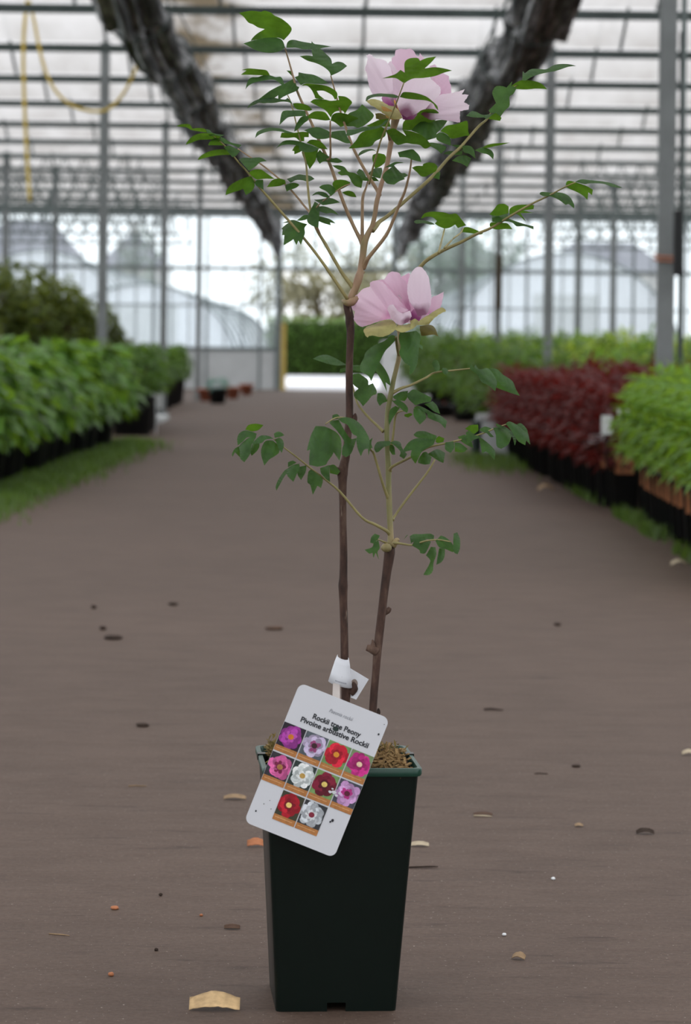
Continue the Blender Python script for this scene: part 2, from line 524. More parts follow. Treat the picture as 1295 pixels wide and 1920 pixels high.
# gathered shade screens under the gutters, dropping at the far end
def screen(sgn, ratio, label, seed):
    rng = random.Random(seed)
    Hc = 1.9
    xc = sgn * ratio * Hc
    b = MB()
    n, m = 260, 40
    zs = [11 + (ZE - 0.4 - 11) * i / n for i in range(n + 1)]
    vs, fs = [], []
    ph = [rng.uniform(0, 6.28) for _ in range(8)]
    for i, z in enumerate(zs):
        drop = max(0.0, (z - (ZE - 6.5)) / 6.1)
        sag = 0.05 * math.sin(2 * PI * (z - Z0) / BAY) + 0.02 * math.sin(z * 5.1 + ph[0])
        for k in range(m):
            t = 2 * PI * k / m
            r = 1 + 0.22 * math.sin(5 * t + ph[1] + 0.6 * math.sin(z * 0.35)) + 0.14 * math.sin(9 * t + ph[2] + z * 0.12) + 0.09 * math.sin(14 * t + ph[5] - z * 0.2) + 0.10 * math.sin(3 * t - z * 0.5 + ph[3]) + rng.uniform(-0.03, 0.03)
            rx = 0.145 * (1 - 0.6 * drop); rz = 0.125 + 0.13 * drop
            x = xc - sgn * 0.12 * drop + rx * r * math.cos(t) + 0.03 * math.sin(z * 0.8 + ph[4])
            zz = CAMH + Hc + sag - 0.22 * drop + rz * r * math.sin(t)
            vs.append((x, z, zz))
    for i in range(n):
        for k in range(m):
            fs.append((i * m + k, i * m + (k + 1) % m, (i + 1) * m + (k + 1) % m, (i + 1) * m + k))
    fs.append(tuple(range(m - 1, -1, -1))); fs.append(tuple(n * m + k for k in range(m)))
    b.add(vs, fs)
    root = empty('shade_screen', (xc, 11, CAMH + Hc)); tag(root, label, 'shade screen', 'gathered shade screens')
    b.build('netting', M['screen'], root, origin=root.location)
    for z in gz:
        if z > 15 and z < ZE - 0.5:
            s = MB()
            s.tube([(xc + 0.19 * math.cos(t), z, CAMH + Hc + 0.17 * math.sin(t)) for t in [2 * PI * i / 14 for i in range(14)]] + [(xc + 0.19, z, CAMH + Hc), (xc + 0.02, z, CAMH + Hc + 0.17), (xc, z, GH - 0.02)], 0.007, n=5, smooth=1)
            s.build('hanger', M['gutter'], root, origin=root.location)
    for d in (-0.1, 0.12):
        MB().tube([(xc + d, 11, GH - 0.06), (xc + d, ZE - 0.5, GH - 0.06)], 0.006, n=5, smooth=1).build('support_wire', M['gutter'], root, origin=root.location)
screen(-1, 0.635, 'dark gathered shade screen hung along the roof, left of the flowers', 3)
screen(1, 0.572, 'dark gathered shade screen hung along the roof, right of the flowers', 8)

# yellow hose looped from the roof
h = MB()
h.tube([at(x, y, z) for x, y, z in ((52, -8, 19.4), (45, 60, 19.4), (44, 130, 19.4), (47, 220, 19.4), (51, 300, 19.4), (56, 378, 19.4))], 0.014, n=8)
h.tube([at(x, y, 19.6) for x, y in ((52, -8), (64, 40), (76, 100), (92, 150), (118, 186), (150, 204), (190, 209), (215, 195), (236, 168), (254, 130), (262, 95), (262, 20))], 0.012, n=8)
o = h.build('garden_hose', M['hose']); tag(o, 'yellow hose hanging in a loop from the roof beams at left', 'hose')
# ================================================================ outside, seen through the end wall
M['roofslate'] = plain('slate_roof', (122, 120, 128), 0.8, 0.2, 0, 0.1, 1.0)
M['render'] = plain('pale_render', (200, 198, 196), 0.8, 0.2, 0, 0.06, 0.6)
M['poly'] = leafmat('white_polythene', (238, 240, 244), (238, 240, 244), 0.35, 0.4, 0.3, 0.04, 0.5)
M['winpane'] = plain('dark_window', (60, 66, 72), 0.2, 0.5)

def hip_house(name, label, cx, z, wd, dp, eave, top, ridge, chimney=False):
    root = empty(name, (cx, z, 0)); tag(root, label, 'house')
    MB().box((-wd / 2, 0, 0), (wd / 2, dp, eave)).build('house_wall', M['render'], root, smooth=False)
    w2 = wd / 2 + 0.3
    r = MB().add([(-w2, -0.3, eave), (w2, -0.3, eave), (w2, dp + .3, eave), (-w2, dp + .3, eave), (-ridge / 2, dp / 2, top), (ridge / 2, dp / 2, top)],
                 [(0, 1, 5, 4), (1, 2, 5), (2, 3, 4, 5), (3, 0, 4), (0, 3, 2, 1)])
    r.build('house_roof', M['roofslate'], root, smooth=False)
    if chimney:
        MB().box((-0.35, dp / 2 - .3, top - 0.6), (0.35, dp / 2 + .3, top + 0.8)).build('chimney', M['render'], root, smooth=False)
    for k in (-1, 1):
        MB().box((k * wd * 0.22 - 0.5, -0.05, eave - 2.0), (k * wd * 0.22 + 0.5, 0.02, eave - 0.7)).build('house_window', M['winpane'], root, smooth=False)
hip_house('house', 'distant grey hip-roofed house at the far left, seen through glass', -23.0, 195, 7.0, 7, 6.9, 9.6, 3.2)
hip_house('house', 'distant steep-roofed grey house left of the doorway, seen through glass', -14.8, 190, 4.6, 5, 5.9, 8.6, 0.3, True)
hip_house('house', 'distant long grey-roofed house behind the right-hand white tunnel', 14.6, 150, 6.6, 7, 5.0, 6.7, 3.4)

def tunnel(label, cx, r, ht, z0, z1):
    root = empty('polytunnel', (cx, z0, 0)); tag(root, label, 'polytunnel')
    n = 28
    s = MB(); vs, fs = [], []
    prof = [(-r * math.cos(PI * i / n), ht * math.sin(PI * i / n) ** 0.85) for i in range(n + 1)]
    for y in (0, z1 - z0):
        vs += [(x, y, z) for x, z in prof]
    for i in range(n):
        fs.append((i, i + 1, n + 2 + i, n + 1 + i))
    fs.append(tuple(range(n, -1, -1)))
    s.add(vs, fs)
    s.build('cover', M['poly'], root)
    hoop = MB()
    k = 0.0
    while k <= z1 - z0:
        hoop.tube([(x * 1.01, k, z * 1.01) for x, z in prof], 0.03, n=6, smooth=1)
        k += 3.0
    hoop.build('hoop', M['mullion'], root)
    e = MB(); e.box((-0.7, -0.03, 0), (0.7, 0.0, min(1.9, ht * .8))); e.build('tunnel_door', M['panel'], root, smooth=False)
tunnel('white polythene tunnel outside, left of the far doorway', -4.1, 1.95, 1.95, 56, 86)
tunnel('larger white polythene tunnel outside, behind the dark shrubs at left', -8.9, 2.6, 3.4, 80, 110)
tunnel('wide white polythene tunnel outside at right, behind the posts', 4.75, 2.5, 2.75, 58, 96)

# hedge and trees beyond the doorway
def leaf_quads(b, rng, n, place, L, wr=0.45, mi=0, droop=0.3):
    """scatter n folded leaves; place(rng) -> (position, outward normal)"""
    for _ in range(n):
        p, nrm = place(rng)
        p, nrm = Vector(p), Vector(nrm).normalized()
        t = Vector((rng.uniform(-1, 1), rng.uniform(-1, 1), rng.uniform(-1, 0.4)))
        d = (nrm * 0.7 + t * 0.8 + Vector((0, 0, -droop))).normalized()
        sd = d.cross(Vector((rng.uniform(-.4, .4), rng.uniform(-.4, .4), 1))).normalized()
        up = sd.cross(d).normalized()
        l = L * rng.uniform(0.65, 1.2); w = l * wr * rng.uniform(0.8, 1.15) / 2
        mid = p + d * l * 0.45 + up * l * 0.06
        b.add([p, mid + sd * w - up * w * .15, mid - up * w * 0.35, mid - sd * w - up * w * .15, p + d * l - up * l * 0.12],
              [(0, 1, 2), (0, 2, 3), (1, 4, 2), (2, 4, 3)], mi)

M['hedge'] = leafmat('hedge_leaf', (84, 118, 46), (120, 160, 50), 0.35, var=0.35, scale=2.5)
M['hedgecore'] = plain('hedge_core', (46, 60, 30), 0.9, 0.1, 0, 0.3, 4)
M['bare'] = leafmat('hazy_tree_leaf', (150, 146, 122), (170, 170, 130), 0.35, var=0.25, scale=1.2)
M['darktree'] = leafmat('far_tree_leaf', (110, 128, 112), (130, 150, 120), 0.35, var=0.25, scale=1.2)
root = empty('hedge', (0, 68, 0)); tag(root, 'clipped green hedge closing the view beyond the far doorway', 'hedge')
MB().box((-1.9, 0.15, 0), (2.0, 1.2, 1.32)).build('stems', M['hedgecore'], root, smooth=False)
hb = MB(); rng = random.Random(5)
def hp(rng):
    if rng.random() < 0.7:
        return (rng.uniform(-1.95, 2.05), rng.uniform(-0.05, .15), rng.uniform(0.05, 1.35)), (0, -1, 0.2)
    return (rng.uniform(-1.95, 2.05), rng.uniform(0, 1.2), rng.uniform(1.28, 1.45)), (0, -0.3, 1)
leaf_quads(hb, rng, 3200, hp, 0.11)
hb.build('foliage', M['hedge'], root)

def tree(name, label, x, z, h, r, mat, seed, trunk=0.12):
    rng = random.Random(seed)
    root = empty(name, (x, z, 0)); tag(root, label, 'tree', 'trees beyond the end wall')
    t = MB(); t.tube([(0, 0, 0), (0.05, 0, h * 0.4), (0, 0, h * 0.75)], [trunk, trunk * .7, trunk * .3], n=8)
    for k in range(9):
        a = rng.uniform(0, 6.28); hh = h * rng.uniform(.3, .65)
        t.tube([(0, 0, hh), (r * .35 * math.cos(a), r * .35 * math.sin(a), hh + h * .12), (r * .7 * math.cos(a), r * .7 * math.sin(a), hh + h * .25)], [trunk * .4, trunk * .25, .01], n=5)
    t.build('trunk', M['wood'], root)
    c = MB()
    lob = [(rng.uniform(-.6, .6) * r, rng.uniform(-.6, .6) * r, h * rng.uniform(.45, .85), r * rng.uniform(.3, .5)) for _ in range(12)]
    def pl(rng):
        cx, cy, cz, rr = rng.choice(lob)
        d = Vector((rng.gauss(0, 1), rng.gauss(0, 1), rng.gauss(0, 1))).normalized()
        return Vector((cx, cy, cz)) + d * rr * rng.uniform(.5, 1), d
    leaf_quads(c, rng, 1100, pl, r * 0.17)
    c.build('crown', mat, root)
tree('tree', 'hazy brown-green tree over the hedge, left in the doorway', -0.9, 88, 4.0, 2.4, M['bare'], 1)
tree('tree', 'hazy brown-green tree over the hedge, right in the doorway', 1.2, 102, 4.6, 2.4, M['bare'], 2)
tree('tree', 'grey-green tree outside above the left shoulder of the right-hand tunnel', 4.9, 112, 6.2, 3.2, M['darktree'], 3)
tree('tree', 'grey-green tree outside just right of the doorway, behind the flower', 3.6, 104, 5.6, 2.6, M['darktree'], 4)
tree('tree', 'dark round tree beside the steep-roofed house at left', -11.5, 150, 8.2, 1.6, M['darktree'], 6)

o = MB().box(at(713, 741, 43.5) - Vector((0, 0.05, 0)), at(748, 640, 43.5) + Vector((0, 0.05, 0))).build('white_board', M['white'], smooth=False)
tag(o, 'white upright board leaning at the right of the far doorway', 'board')

# ================================================================ nursery plants
def square_pot(w0, w1, h, mb=None, mi=0):
    b = mb or MB()
    def ring(w, z, r=0.12):
        c = w / 2 * (1 - r * 2)
        pts = []
        for sx, sy, a0 in ((1, 1, 0), (-1, 1, PI / 2), (-1, -1, PI), (1, -1, 1.5 * PI)):
            for k in range(4):
                a = a0 + PI / 2 * k / 3
                pts.append((sx * c + w / 2 * 2 * r * math.cos(a), sy * c + w / 2 * 2 * r * math.sin(a), z))
        return pts
    rings = [ring(w0, 0), ring(w1, h * 0.93), ring(w1 * 1.08, h * 0.93), ring(w1 * 1.08, h), ring(w1 * 0.98, h), ring(w1 * 0.96, h * 0.9)]
    n = 16
    vs = [p for r in rings for p in r]; fs = []
    for i in range(len(rings) - 1):
        for k in range(n):
            fs.append((i * n + k, i * n + (k + 1) % n, (i + 1) * n + (k + 1) % n, (i + 1) * n + k))
    fs.append(tuple(range(n - 1, -1, -1))); fs.append(tuple((len(rings) - 1) * n + k for k in range(n)))
    b.add(vs, fs, mi)
    return b
def round_pot(r0, r1, h):
    return MB().lathe([(r0, 0), (r1, h * .9), (r1 * 1.07, h * .9), (r1 * 1.07, h), (r1 * .98, h), (r1 * .95, h * .88)], 20)

def foliage_dome(seed, n, L, r, z0, z1, wr=0.45, droop=0.3, up=0.0):
    rng = random.Random(seed)
    b = MB()
    def pl(rng):
        a = rng.uniform(0, 6.28); s = math.sqrt(rng.random()); t = rng.random()
        rad = r * (0.62 + 0.38 * math.sin(PI * min(1, .18 + t * .8))) * (0.35 + 0.65 * s)
        z = z0 + (z1 - z0) * t * (1 - 0.25 * s * s)
        return (rad * math.cos(a), rad * math.sin(a), z), (math.cos(a), math.sin(a), 0.35 + up)
    leaf_quads(b, rng, n, pl, L, wr, droop=droop)
    return b
def stems(seed, n, r, z0, z1, rad=0.005):
    rng = random.Random(seed); b = MB()
    for _ in range(n):
        a = rng.uniform(0, 6.28)
        b.tube([(0.02 * math.cos(a), .02 * math.sin(a), z0), (r * .3 * math.cos(a), r * .3 * math.sin(a), (z0 + z1) / 2), (r * .6 * math.cos(a), r * .6 * math.sin(a), z1)], [rad, rad * .8, rad * .4], n=5)
    return b

M['lushleaf'] = leafmat('lush_green_leaf', (84, 122, 52), (132, 168, 50), 0.40, 0.45, 0.45, 0.55, 8)
M['midleaf'] = leafmat('mid_green_leaf', (76, 108, 50), (124, 158, 50), 0.36, 0.5, 0.35, 0.5, 8)
M['limeleaf'] = leafmat('bright_green_leaf', (96, 134, 50), (150, 184, 54), 0.40, 0.5, 0.35, 0.5, 11)
M['yellowleaf'] = leafmat('yellow_green_leaf', (136, 160, 58), (190, 208, 66), 0.4, 0.5, 0.3, 0.4, 4)
M['redleaf'] = leafmat('dark_red_leaf', (84, 34, 32), (128, 38, 32), 0.34, 0.5, 0.3, 0.5, 10)
M['oliveleaf'] = leafmat('olive_brown_leaf', (84, 98, 46), (130, 140, 48), 0.34, 0.5, 0.3, 0.5, 2.5)
M['tealleaf'] = leafmat('blue_green_leaf', (120, 160, 150), (130, 170, 140), 0.3, 0.5, 0.3, 0.2, 10)

def proto(name, label, cat, parts):
    root = empty(name); tag(root, label, cat)
    for nm, mb, mat in parts:
        mb.build(nm, mat, root)
    return root

used = {}
def place(pr, loc, label, group, rng, sc=None):
    if pr.name not in used:
        r = pr; used[pr.name] = 1
    else:
        r = copy_tree(pr)
    r.location = loc
    r.rotation_euler = (0, 0, rng.uniform(0, 6.28))
    if sc: r.scale = (sc, sc, sc * rng.uniform(.94, 1.06))
    r['label'] = label; r['group'] = group
    return r

rng = random.Random(21)
# --- left: large-leaved shrubs in black pots
lush = [proto('potted_shrub', 'x', 'potted shrub', [('pot', round_pot(.12, .15, .27), M['blackplastic']),
        ('stem', stems(s, 9, .26, .24, .6), M['wood']), ('foliage', foliage_dome(s, 330, .155, .29, .32, .79, .55, .55), M['lushleaf'])]) for s in (11, 12, 13)]
k = 0
z = 13.4
while z < 20.6:
    place(lush[k % 3], (-1.93 + rng.uniform(-.03, .03) + 0.012 * (z - 13), z, 0), f'large-leaved green potted shrub in the front row at left, {ordn[k]} from the camera', 'large-leaved shrubs at left', rng, rng.uniform(.9, 1.06))
    k += 1; z += 0.5
for row in (1, 2, 3):
    z = 13.6
    while z < 20.6:
        place(lush[k % 3], (-1.93 - 0.5 * row + rng.uniform(-.04, .04), z, 0), 'large-leaved green potted shrub standing behind the front row at left', 'large-leaved shrubs behind the front row at left', rng, rng.uniform(.92, 1.12))
        k += 1; z += 0.56
# --- left: second block
mid = [proto('potted_shrub', 'x', 'potted shrub', [('pot', round_pot(.15, .18, .33), M['blackplastic']),
        ('stem', stems(s, 8, .25, .3, .6), M['wood']), ('foliage', foliage_dome(s, 520, .09, .27, .36, .80, .5, .35), M['midleaf'])]) for s in (31, 32)]
spots = [(-1.76, 22.9), (-1.80, 24.0), (-1.86, 25.1), (-2.25, 23.1), (-2.3, 24.3), (-2.35, 25.5)]
for i, (x, z) in enumerate(spots):
    lb = (f'mid-green shrub in a large black pot, {ordn[i]} along the road edge after the large-leaved row' if i < 3 else
          f'mid-green shrub in a large black pot, {ordn[i-3]} of those behind the road-edge trio at left')
    place(mid[i % 2], (x, z, 0), lb, 'mid-green shrubs at left', rng)
spots = [(-2.12, 30.6), (-2.14, 32.0), (-2.16, 33.6), (-2.2, 35.2), (-2.75, 31.0), (-2.78, 33.0)]
for i, (x, z) in enumerate(spots):
    lb = (f'small green shrub in a black pot farther down the left side, {ordn[i]} of four' if i < 4 else
          f'small green shrub behind the four far left ones, {"nearer" if i == 4 else "farther"} of two')
    place(mid[i % 2], (x, z, 0), lb, 'far green shrubs at left', rng, 0.95)
# --- left: tall dark shrubs behind the first post
tall = [proto('tall_shrub', 'x', 'shrub', [('stem', stems(s, 14, .4, 0.0, 1.2, .012), M['wood']), ('foliage', foliage_dome(s, 2600, .125, .6, .12, 1.55, .55, .2), M['oliveleaf'])]) for s in (41, 42)]
spots = [(-3.55, 23.2, 1.06), (-3.0, 24.6, 1.0), (-2.62, 24.2, .9), (-2.5, 26.2, .84), (-3.5, 26.0, 1.04), (-2.95, 27.2, .95)]
nm = ['tallest olive-green shrub at the left edge', 'tall olive-green shrub second in from the left edge', 'olive-brown shrub left of the nearest left post',
      'lower olive-brown shrub showing right of the nearest left post', 'tall olive shrub behind the leftmost one', 'olive shrub at the back, behind the one by the left post']
for (x, z, s), lb in zip(spots, nm):
    place(tall[rng.randrange(2)], (x, z, 0), lb, 'tall shrubs at left', rng, s)
# --- left: small things at the end of the beds
p = ground(408, 757)
r = proto('potted_plant', 'small blue-green plant in a black pot near the far end of the left side', 'potted plant',
          [('pot', round_pot(.09, .12, .2), M['blackplastic']), ('foliage', foliage_dome(51, 160, .07, .13, .2, .34, .4, .2), M['tealleaf'])])
r.location = p
for i, (px, py, lb) in enumerate([(385, 752, 'low terracotta pot left of the blue-green plant'), (436, 748, 'low terracotta pot right of the blue-green plant'), (462, 741, 'farthest low terracotta pot by the end wall')]):
    r = empty('flower_pot', ground(px, py)); tag(r, lb, 'pot', 'terracotta pots by the end wall')
    MB().lathe([(.07, 0), (.1, .14), (.115, .14), (.115, .17), (.1, .17), (.09, .12)], 18).build('pot_body', M['terracotta'], r)
    MB().lathe([(.0, .12), (.09, .125)], 14).build('compost', M['wood'], r)
p = ground(296, 812)
r = empty('plant_label', p); tag(r, 'white and dark printed label card on the last big black pot at left', 'label')
r.location = p + Vector((0.0, -0.22, 0))
MB().box((-.05, -.004, .22), (.05, .004, .36)).build('card', M['white'], r, smooth=False)
MB().box((-.006, -.003, .0), (.006, .003, .22)).build('stake', M['white'], r, smooth=False)
MB().box((-.05, -.006, .22), (-.01, -.0042, .30)).build('printed_photo', M['blackplastic'], r, smooth=False)
o = MB().box((-2.15, 26.2, 0.0), (-1.75, 27.6, .05)).build('tray', M['panel'], smooth=False); tag(o, 'pale grey empty tray on the ground beyond the big black pots at left', 'tray')

# --- right: bright green plants in tall pots with tan sleeves
def tallpot(s, leaf, n, L, r, z0, z1, sleeve, wr=.45):
    parts = [('pot', square_pot(.105, .135, .26), M['blackplastic']), ('stem', stems(s, 6, .12, .24, .5, .004), M['wood']),
             ('foliage', foliage_dome(s, n, L, r, z0, z1, wr, .25, .3), leaf)]
    if sleeve:
        parts.append(('sleeve', MB().box((-.045, -.004, .10), (.045, .004, .30)), M['tan']))
    return parts
lime = []
for s in (61, 62, 63):
    pr = proto('potted_perennial', 'x', 'potted plant', tallpot(s, M['limeleaf'], 250, .088, .165, .30, .70, False))
    sv = MB().box((-.05, -.085, .15), (.05, -.079, .345)).build('sleeve', M['tan'], pr, smooth=False)
    lime.append(pr)
k = 0
z = 9.0
while z < 12.75:
    r = place(lime[k % 3], (1.375 + 0.018 * (z - 9) + rng.uniform(-.01, .01), z, 0), f'bright green plant in a black pot with tan sleeve, {ordn[k]} along the right road edge', 'bright green plants along the right edge', rng)
    r.rotation_euler = (0, 0, -0.25 + rng.uniform(-.1, .1))
    k += 1; z += 0.19
for row in (1, 2, 3):
    z = 9.1
    while z < 12.7:
        r = place(lime[k % 3], (1.375 + .23 * row + rng.uniform(-.02, .02), z, 0), 'bright green potted plant standing behind the front row at right', 'bright green plants behind the front row at right', rng, rng.uniform(.9, 1.08))
        k += 1; z += 0.24
# --- right: red-leaved block
red = []
for s in (71, 72, 73):
    pr = proto('potted_red_shrub', 'x', 'potted shrub', tallpot(s, M['redleaf'], 300, .075, .19, .24, .68, False))
    MB().box((-.045, -.082, .20), (.045, -.077, .30)).build('sleeve', M['tan'], pr, smooth=False)
    red.append(pr)
k = 0
z = 13.0
while z < 19.3:
    r = place(red[k % 3], (1.36 - 0.022 * (z - 13) + rng.uniform(-.015, .015), z, 0), f'dark red-leaved shrub in a black pot, {ordn[k]} along the right road edge', 'red-leaved shrubs along the right edge', rng)
    r.rotation_euler = (0, 0, -0.2 + rng.uniform(-.1, .1)); r.scale = (1, 1, rng.uniform(.86, 1.04))
    k += 1; z += 0.22
for row in (1, 2, 3, 4):
    z = 13.1
    while z < 19.3:
        place(red[k % 3], (1.40 + .27 * row - .02 * (z - 13) + rng.uniform(-.03, .03), z, 0), 'dark red-leaved potted shrub standing behind the front row at right', 'red-leaved shrubs behind the front row at right', rng, rng.uniform(.88, 1.08))
        k += 1; z += 0.31
# --- right: yellow-green beds behind
yel = [proto('potted_green_shrub', 'x', 'potted shrub', [('pot', round_pot(.13, .16, .28), M['blackplastic']), ('stem', stems(s, 9, .3, .25, .6), M['wood']),
        ('foliage', foliage_dome(s, 620, .10, .36, .26, .86, .45, .2, .3), mt)]) for s, mt in ((81, M['yellowleaf']), (82, M['limeleaf']), (83, M['midleaf']))]
k = 0
for z in (20.6, 22.4, 24.2, 26.2, 28.2, 30.2, 32.4, 34.6, 37.0, 39.5):
    x = 1.42 if z < 30 else 1.30
    j = 0
    while x < 5.0 * z / 34:
        lb = (f'green potted shrub at the right road edge past the red block, {ordn[k]} row' if j == 0 else 'yellow-green potted shrub in the far beds at right, behind the edge plants')
        place(yel[(k + j) % 3 if j else 2], (x + rng.uniform(-.1, .1), z + rng.uniform(-.3, .3), 0), lb, 'far edge plants at right' if j == 0 else 'far bed plants at right', rng, .92 + .012 * (z - 20) + rng.uniform(-.05, .08))
        x += 0.62; j += 1
    k += 1
# low white trays and pots at the right edge
root = empty('crate', ground(942, 858)); tag(root, 'pale grey plastic crate at the right road edge beyond the red shrubs', 'crate')
zc = root.location.y
wcr = MB()
wcr.box((-.17, 0, 0), (.17, .02, .29)); wcr.box((-.17, .4, 0), (.17, .42, .29)); wcr.box((-.17, 0, 0), (-.15, .42, .29)); wcr.box((.15, 0, 0), (.17, .42, .29)); wcr.box((-.16, .01, .005), (.16, .41, .02))
wcr.build('crate_body', M['panel'], root, smooth=False)
MB().box((-.185, -.015, .27), (.185, .0, .31)).build('crate_rim', M['panel'], root, smooth=False)
MB().box((-.21, .0, 0), (-.175, .3, .25)).build('side_board', plain('dark_green_board', (24, 44, 38)), root, smooth=False)
for px, py, h, mat, lb in ((815, 768, .17, 'white', 'white plant pot at the far right road edge beside a terracotta pot'), (846, 772, .12, 'terracotta', 'terracotta pot beside the white pot at the far right road edge'),
                           (880, 772, .34, 'white', 'white pot among the green shrubs left of the red block'), (800, 778, .16, 'blackplastic', 'black pot left of the white pot at the far right road edge'), (833, 782, .14, 'blackplastic', 'black pot in front of the terracotta pot at the far right road edge'), (868, 788, .16, 'blackplastic', 'black pot at the right road edge nearest the crate')):
    g = ground(px, py)
    r = empty('flower_pot', g); tag(r, lb, 'pot', 'pots at the far right road edge')
    MB().lathe([(.09, 0), (.12, h * .8), (.135, h * .8), (.135, h), (.12, h), (.11, h * .8)], 18).build('pot_body', M[mat], r)
    MB().lathe([(.0, h * .78), (.11, h * .8)], 14).build('compost', M['wood'], r)
for px, py, Z, w_, h_, lb in ((1137, 797, 12.75, .05, .09, 'tall white label card between the red shrubs and bright green plants'), (1120, 822, 13.2, .085, .04, 'wide white label card at the front of the red shrubs'), (1168, 772, 12.3, .05, .02, 'thin white label card tucked in the bright green leaves')):
    q = at(px, py, Z)
    r = empty('plant_label', (q.x, Z, 0)); tag(r, lb, 'label', 'white labels in the right-hand beds')
    MB().box((-w_ / 2, -.003, q.z - h_ / 2), (w_ / 2, .003, q.z + h_ / 2)).build('card', M['white'], r, smooth=False)
    MB().box((-.003, .0, .22), (.003, .003, q.z - h_ / 2)).build('stake', M['blackplastic'], r, smooth=False)

# grass along the verges
M['grass'] = leafmat('verge_grass', (78, 104, 50), (120, 150, 50), 0.35, var=0.3, scale=3)
def grass(label, n, fn, seed):
    rng = random.Random(seed); b = MB()
    for _ in range(n):
        x, y = fn(rng)
        h = rng.uniform(.02, .065); a = rng.uniform(0, 6.28); w = .004
        dx, dy = math.cos(a), math.sin(a)
        l = rng.uniform(.2, .9) * h
        b.add([(x - dy * w, y + dx * w, 0), (x + dy * w, y - dx * w, 0), (x + dx * l * .5 + dy * w * .6, y + dy * l * .5 - dx * w * .6, h * .7), (x + dx * l * .5 - dy * w * .6, y + dy * l * .5 + dx * w * .6, h * .7), (x + dx * l, y + dy * l, h)],
              [(0, 1, 2, 3), (3, 2, 4)])
    o = b.build('verge_grass', M['grass']); tag(o, label, 'grass', kind='stuff')
grass('short green grass along the foot of the large-leaved pots at left', 14000, lambda r: (lambda z: (-1.70 + 0.012 * (z - 13) - abs(r.gauss(0, .10)) + abs(r.gauss(0, .12)) + r.gauss(0,.02), z))(r.uniform(11.5, 21)), 1)
grass('sparse grass along the foot of the black pots at right', 1100, lambda r: (lambda z: (1.27 + abs(r.gauss(0, .05)) - .02 * max(0, z - 13), z))(r.choice([r.uniform(8.5, 10.6), r.gauss(11.4, .15), r.gauss(12.4, .2), r.gauss(14.2, .3)])), 2)
grass('patch of grass around the pale crate at right', 1500, lambda r: (r.gauss(1.02, .12), r.gauss(18.3, .7)), 3)
# ================================================================ peony: leaf outlines (crop letter, outline from the leaf base, * marks the tip)
CR = {'A': (440, 10), 'B': (440, 110), 'C': (470, 190), 'D': (330, 220), 'E': (510, 310), 'F': (670, 80), 'G': (620, 170), 'H': (640, 260), 'I': (740, 190),
      'J': (870, 110), 'K': (780, 370), 'L': (960, 320), 'M': (640, 490), 'N': (580, 620), 'O': (770, 650), 'P': (430, 780), 'Q': (560, 760), 'R': (690, 720),
      'S': (800, 770), 'T': (670, 970)}
KS = {k: 220 / 1295 for k in CR}
KS['M'] = 210 / 1295
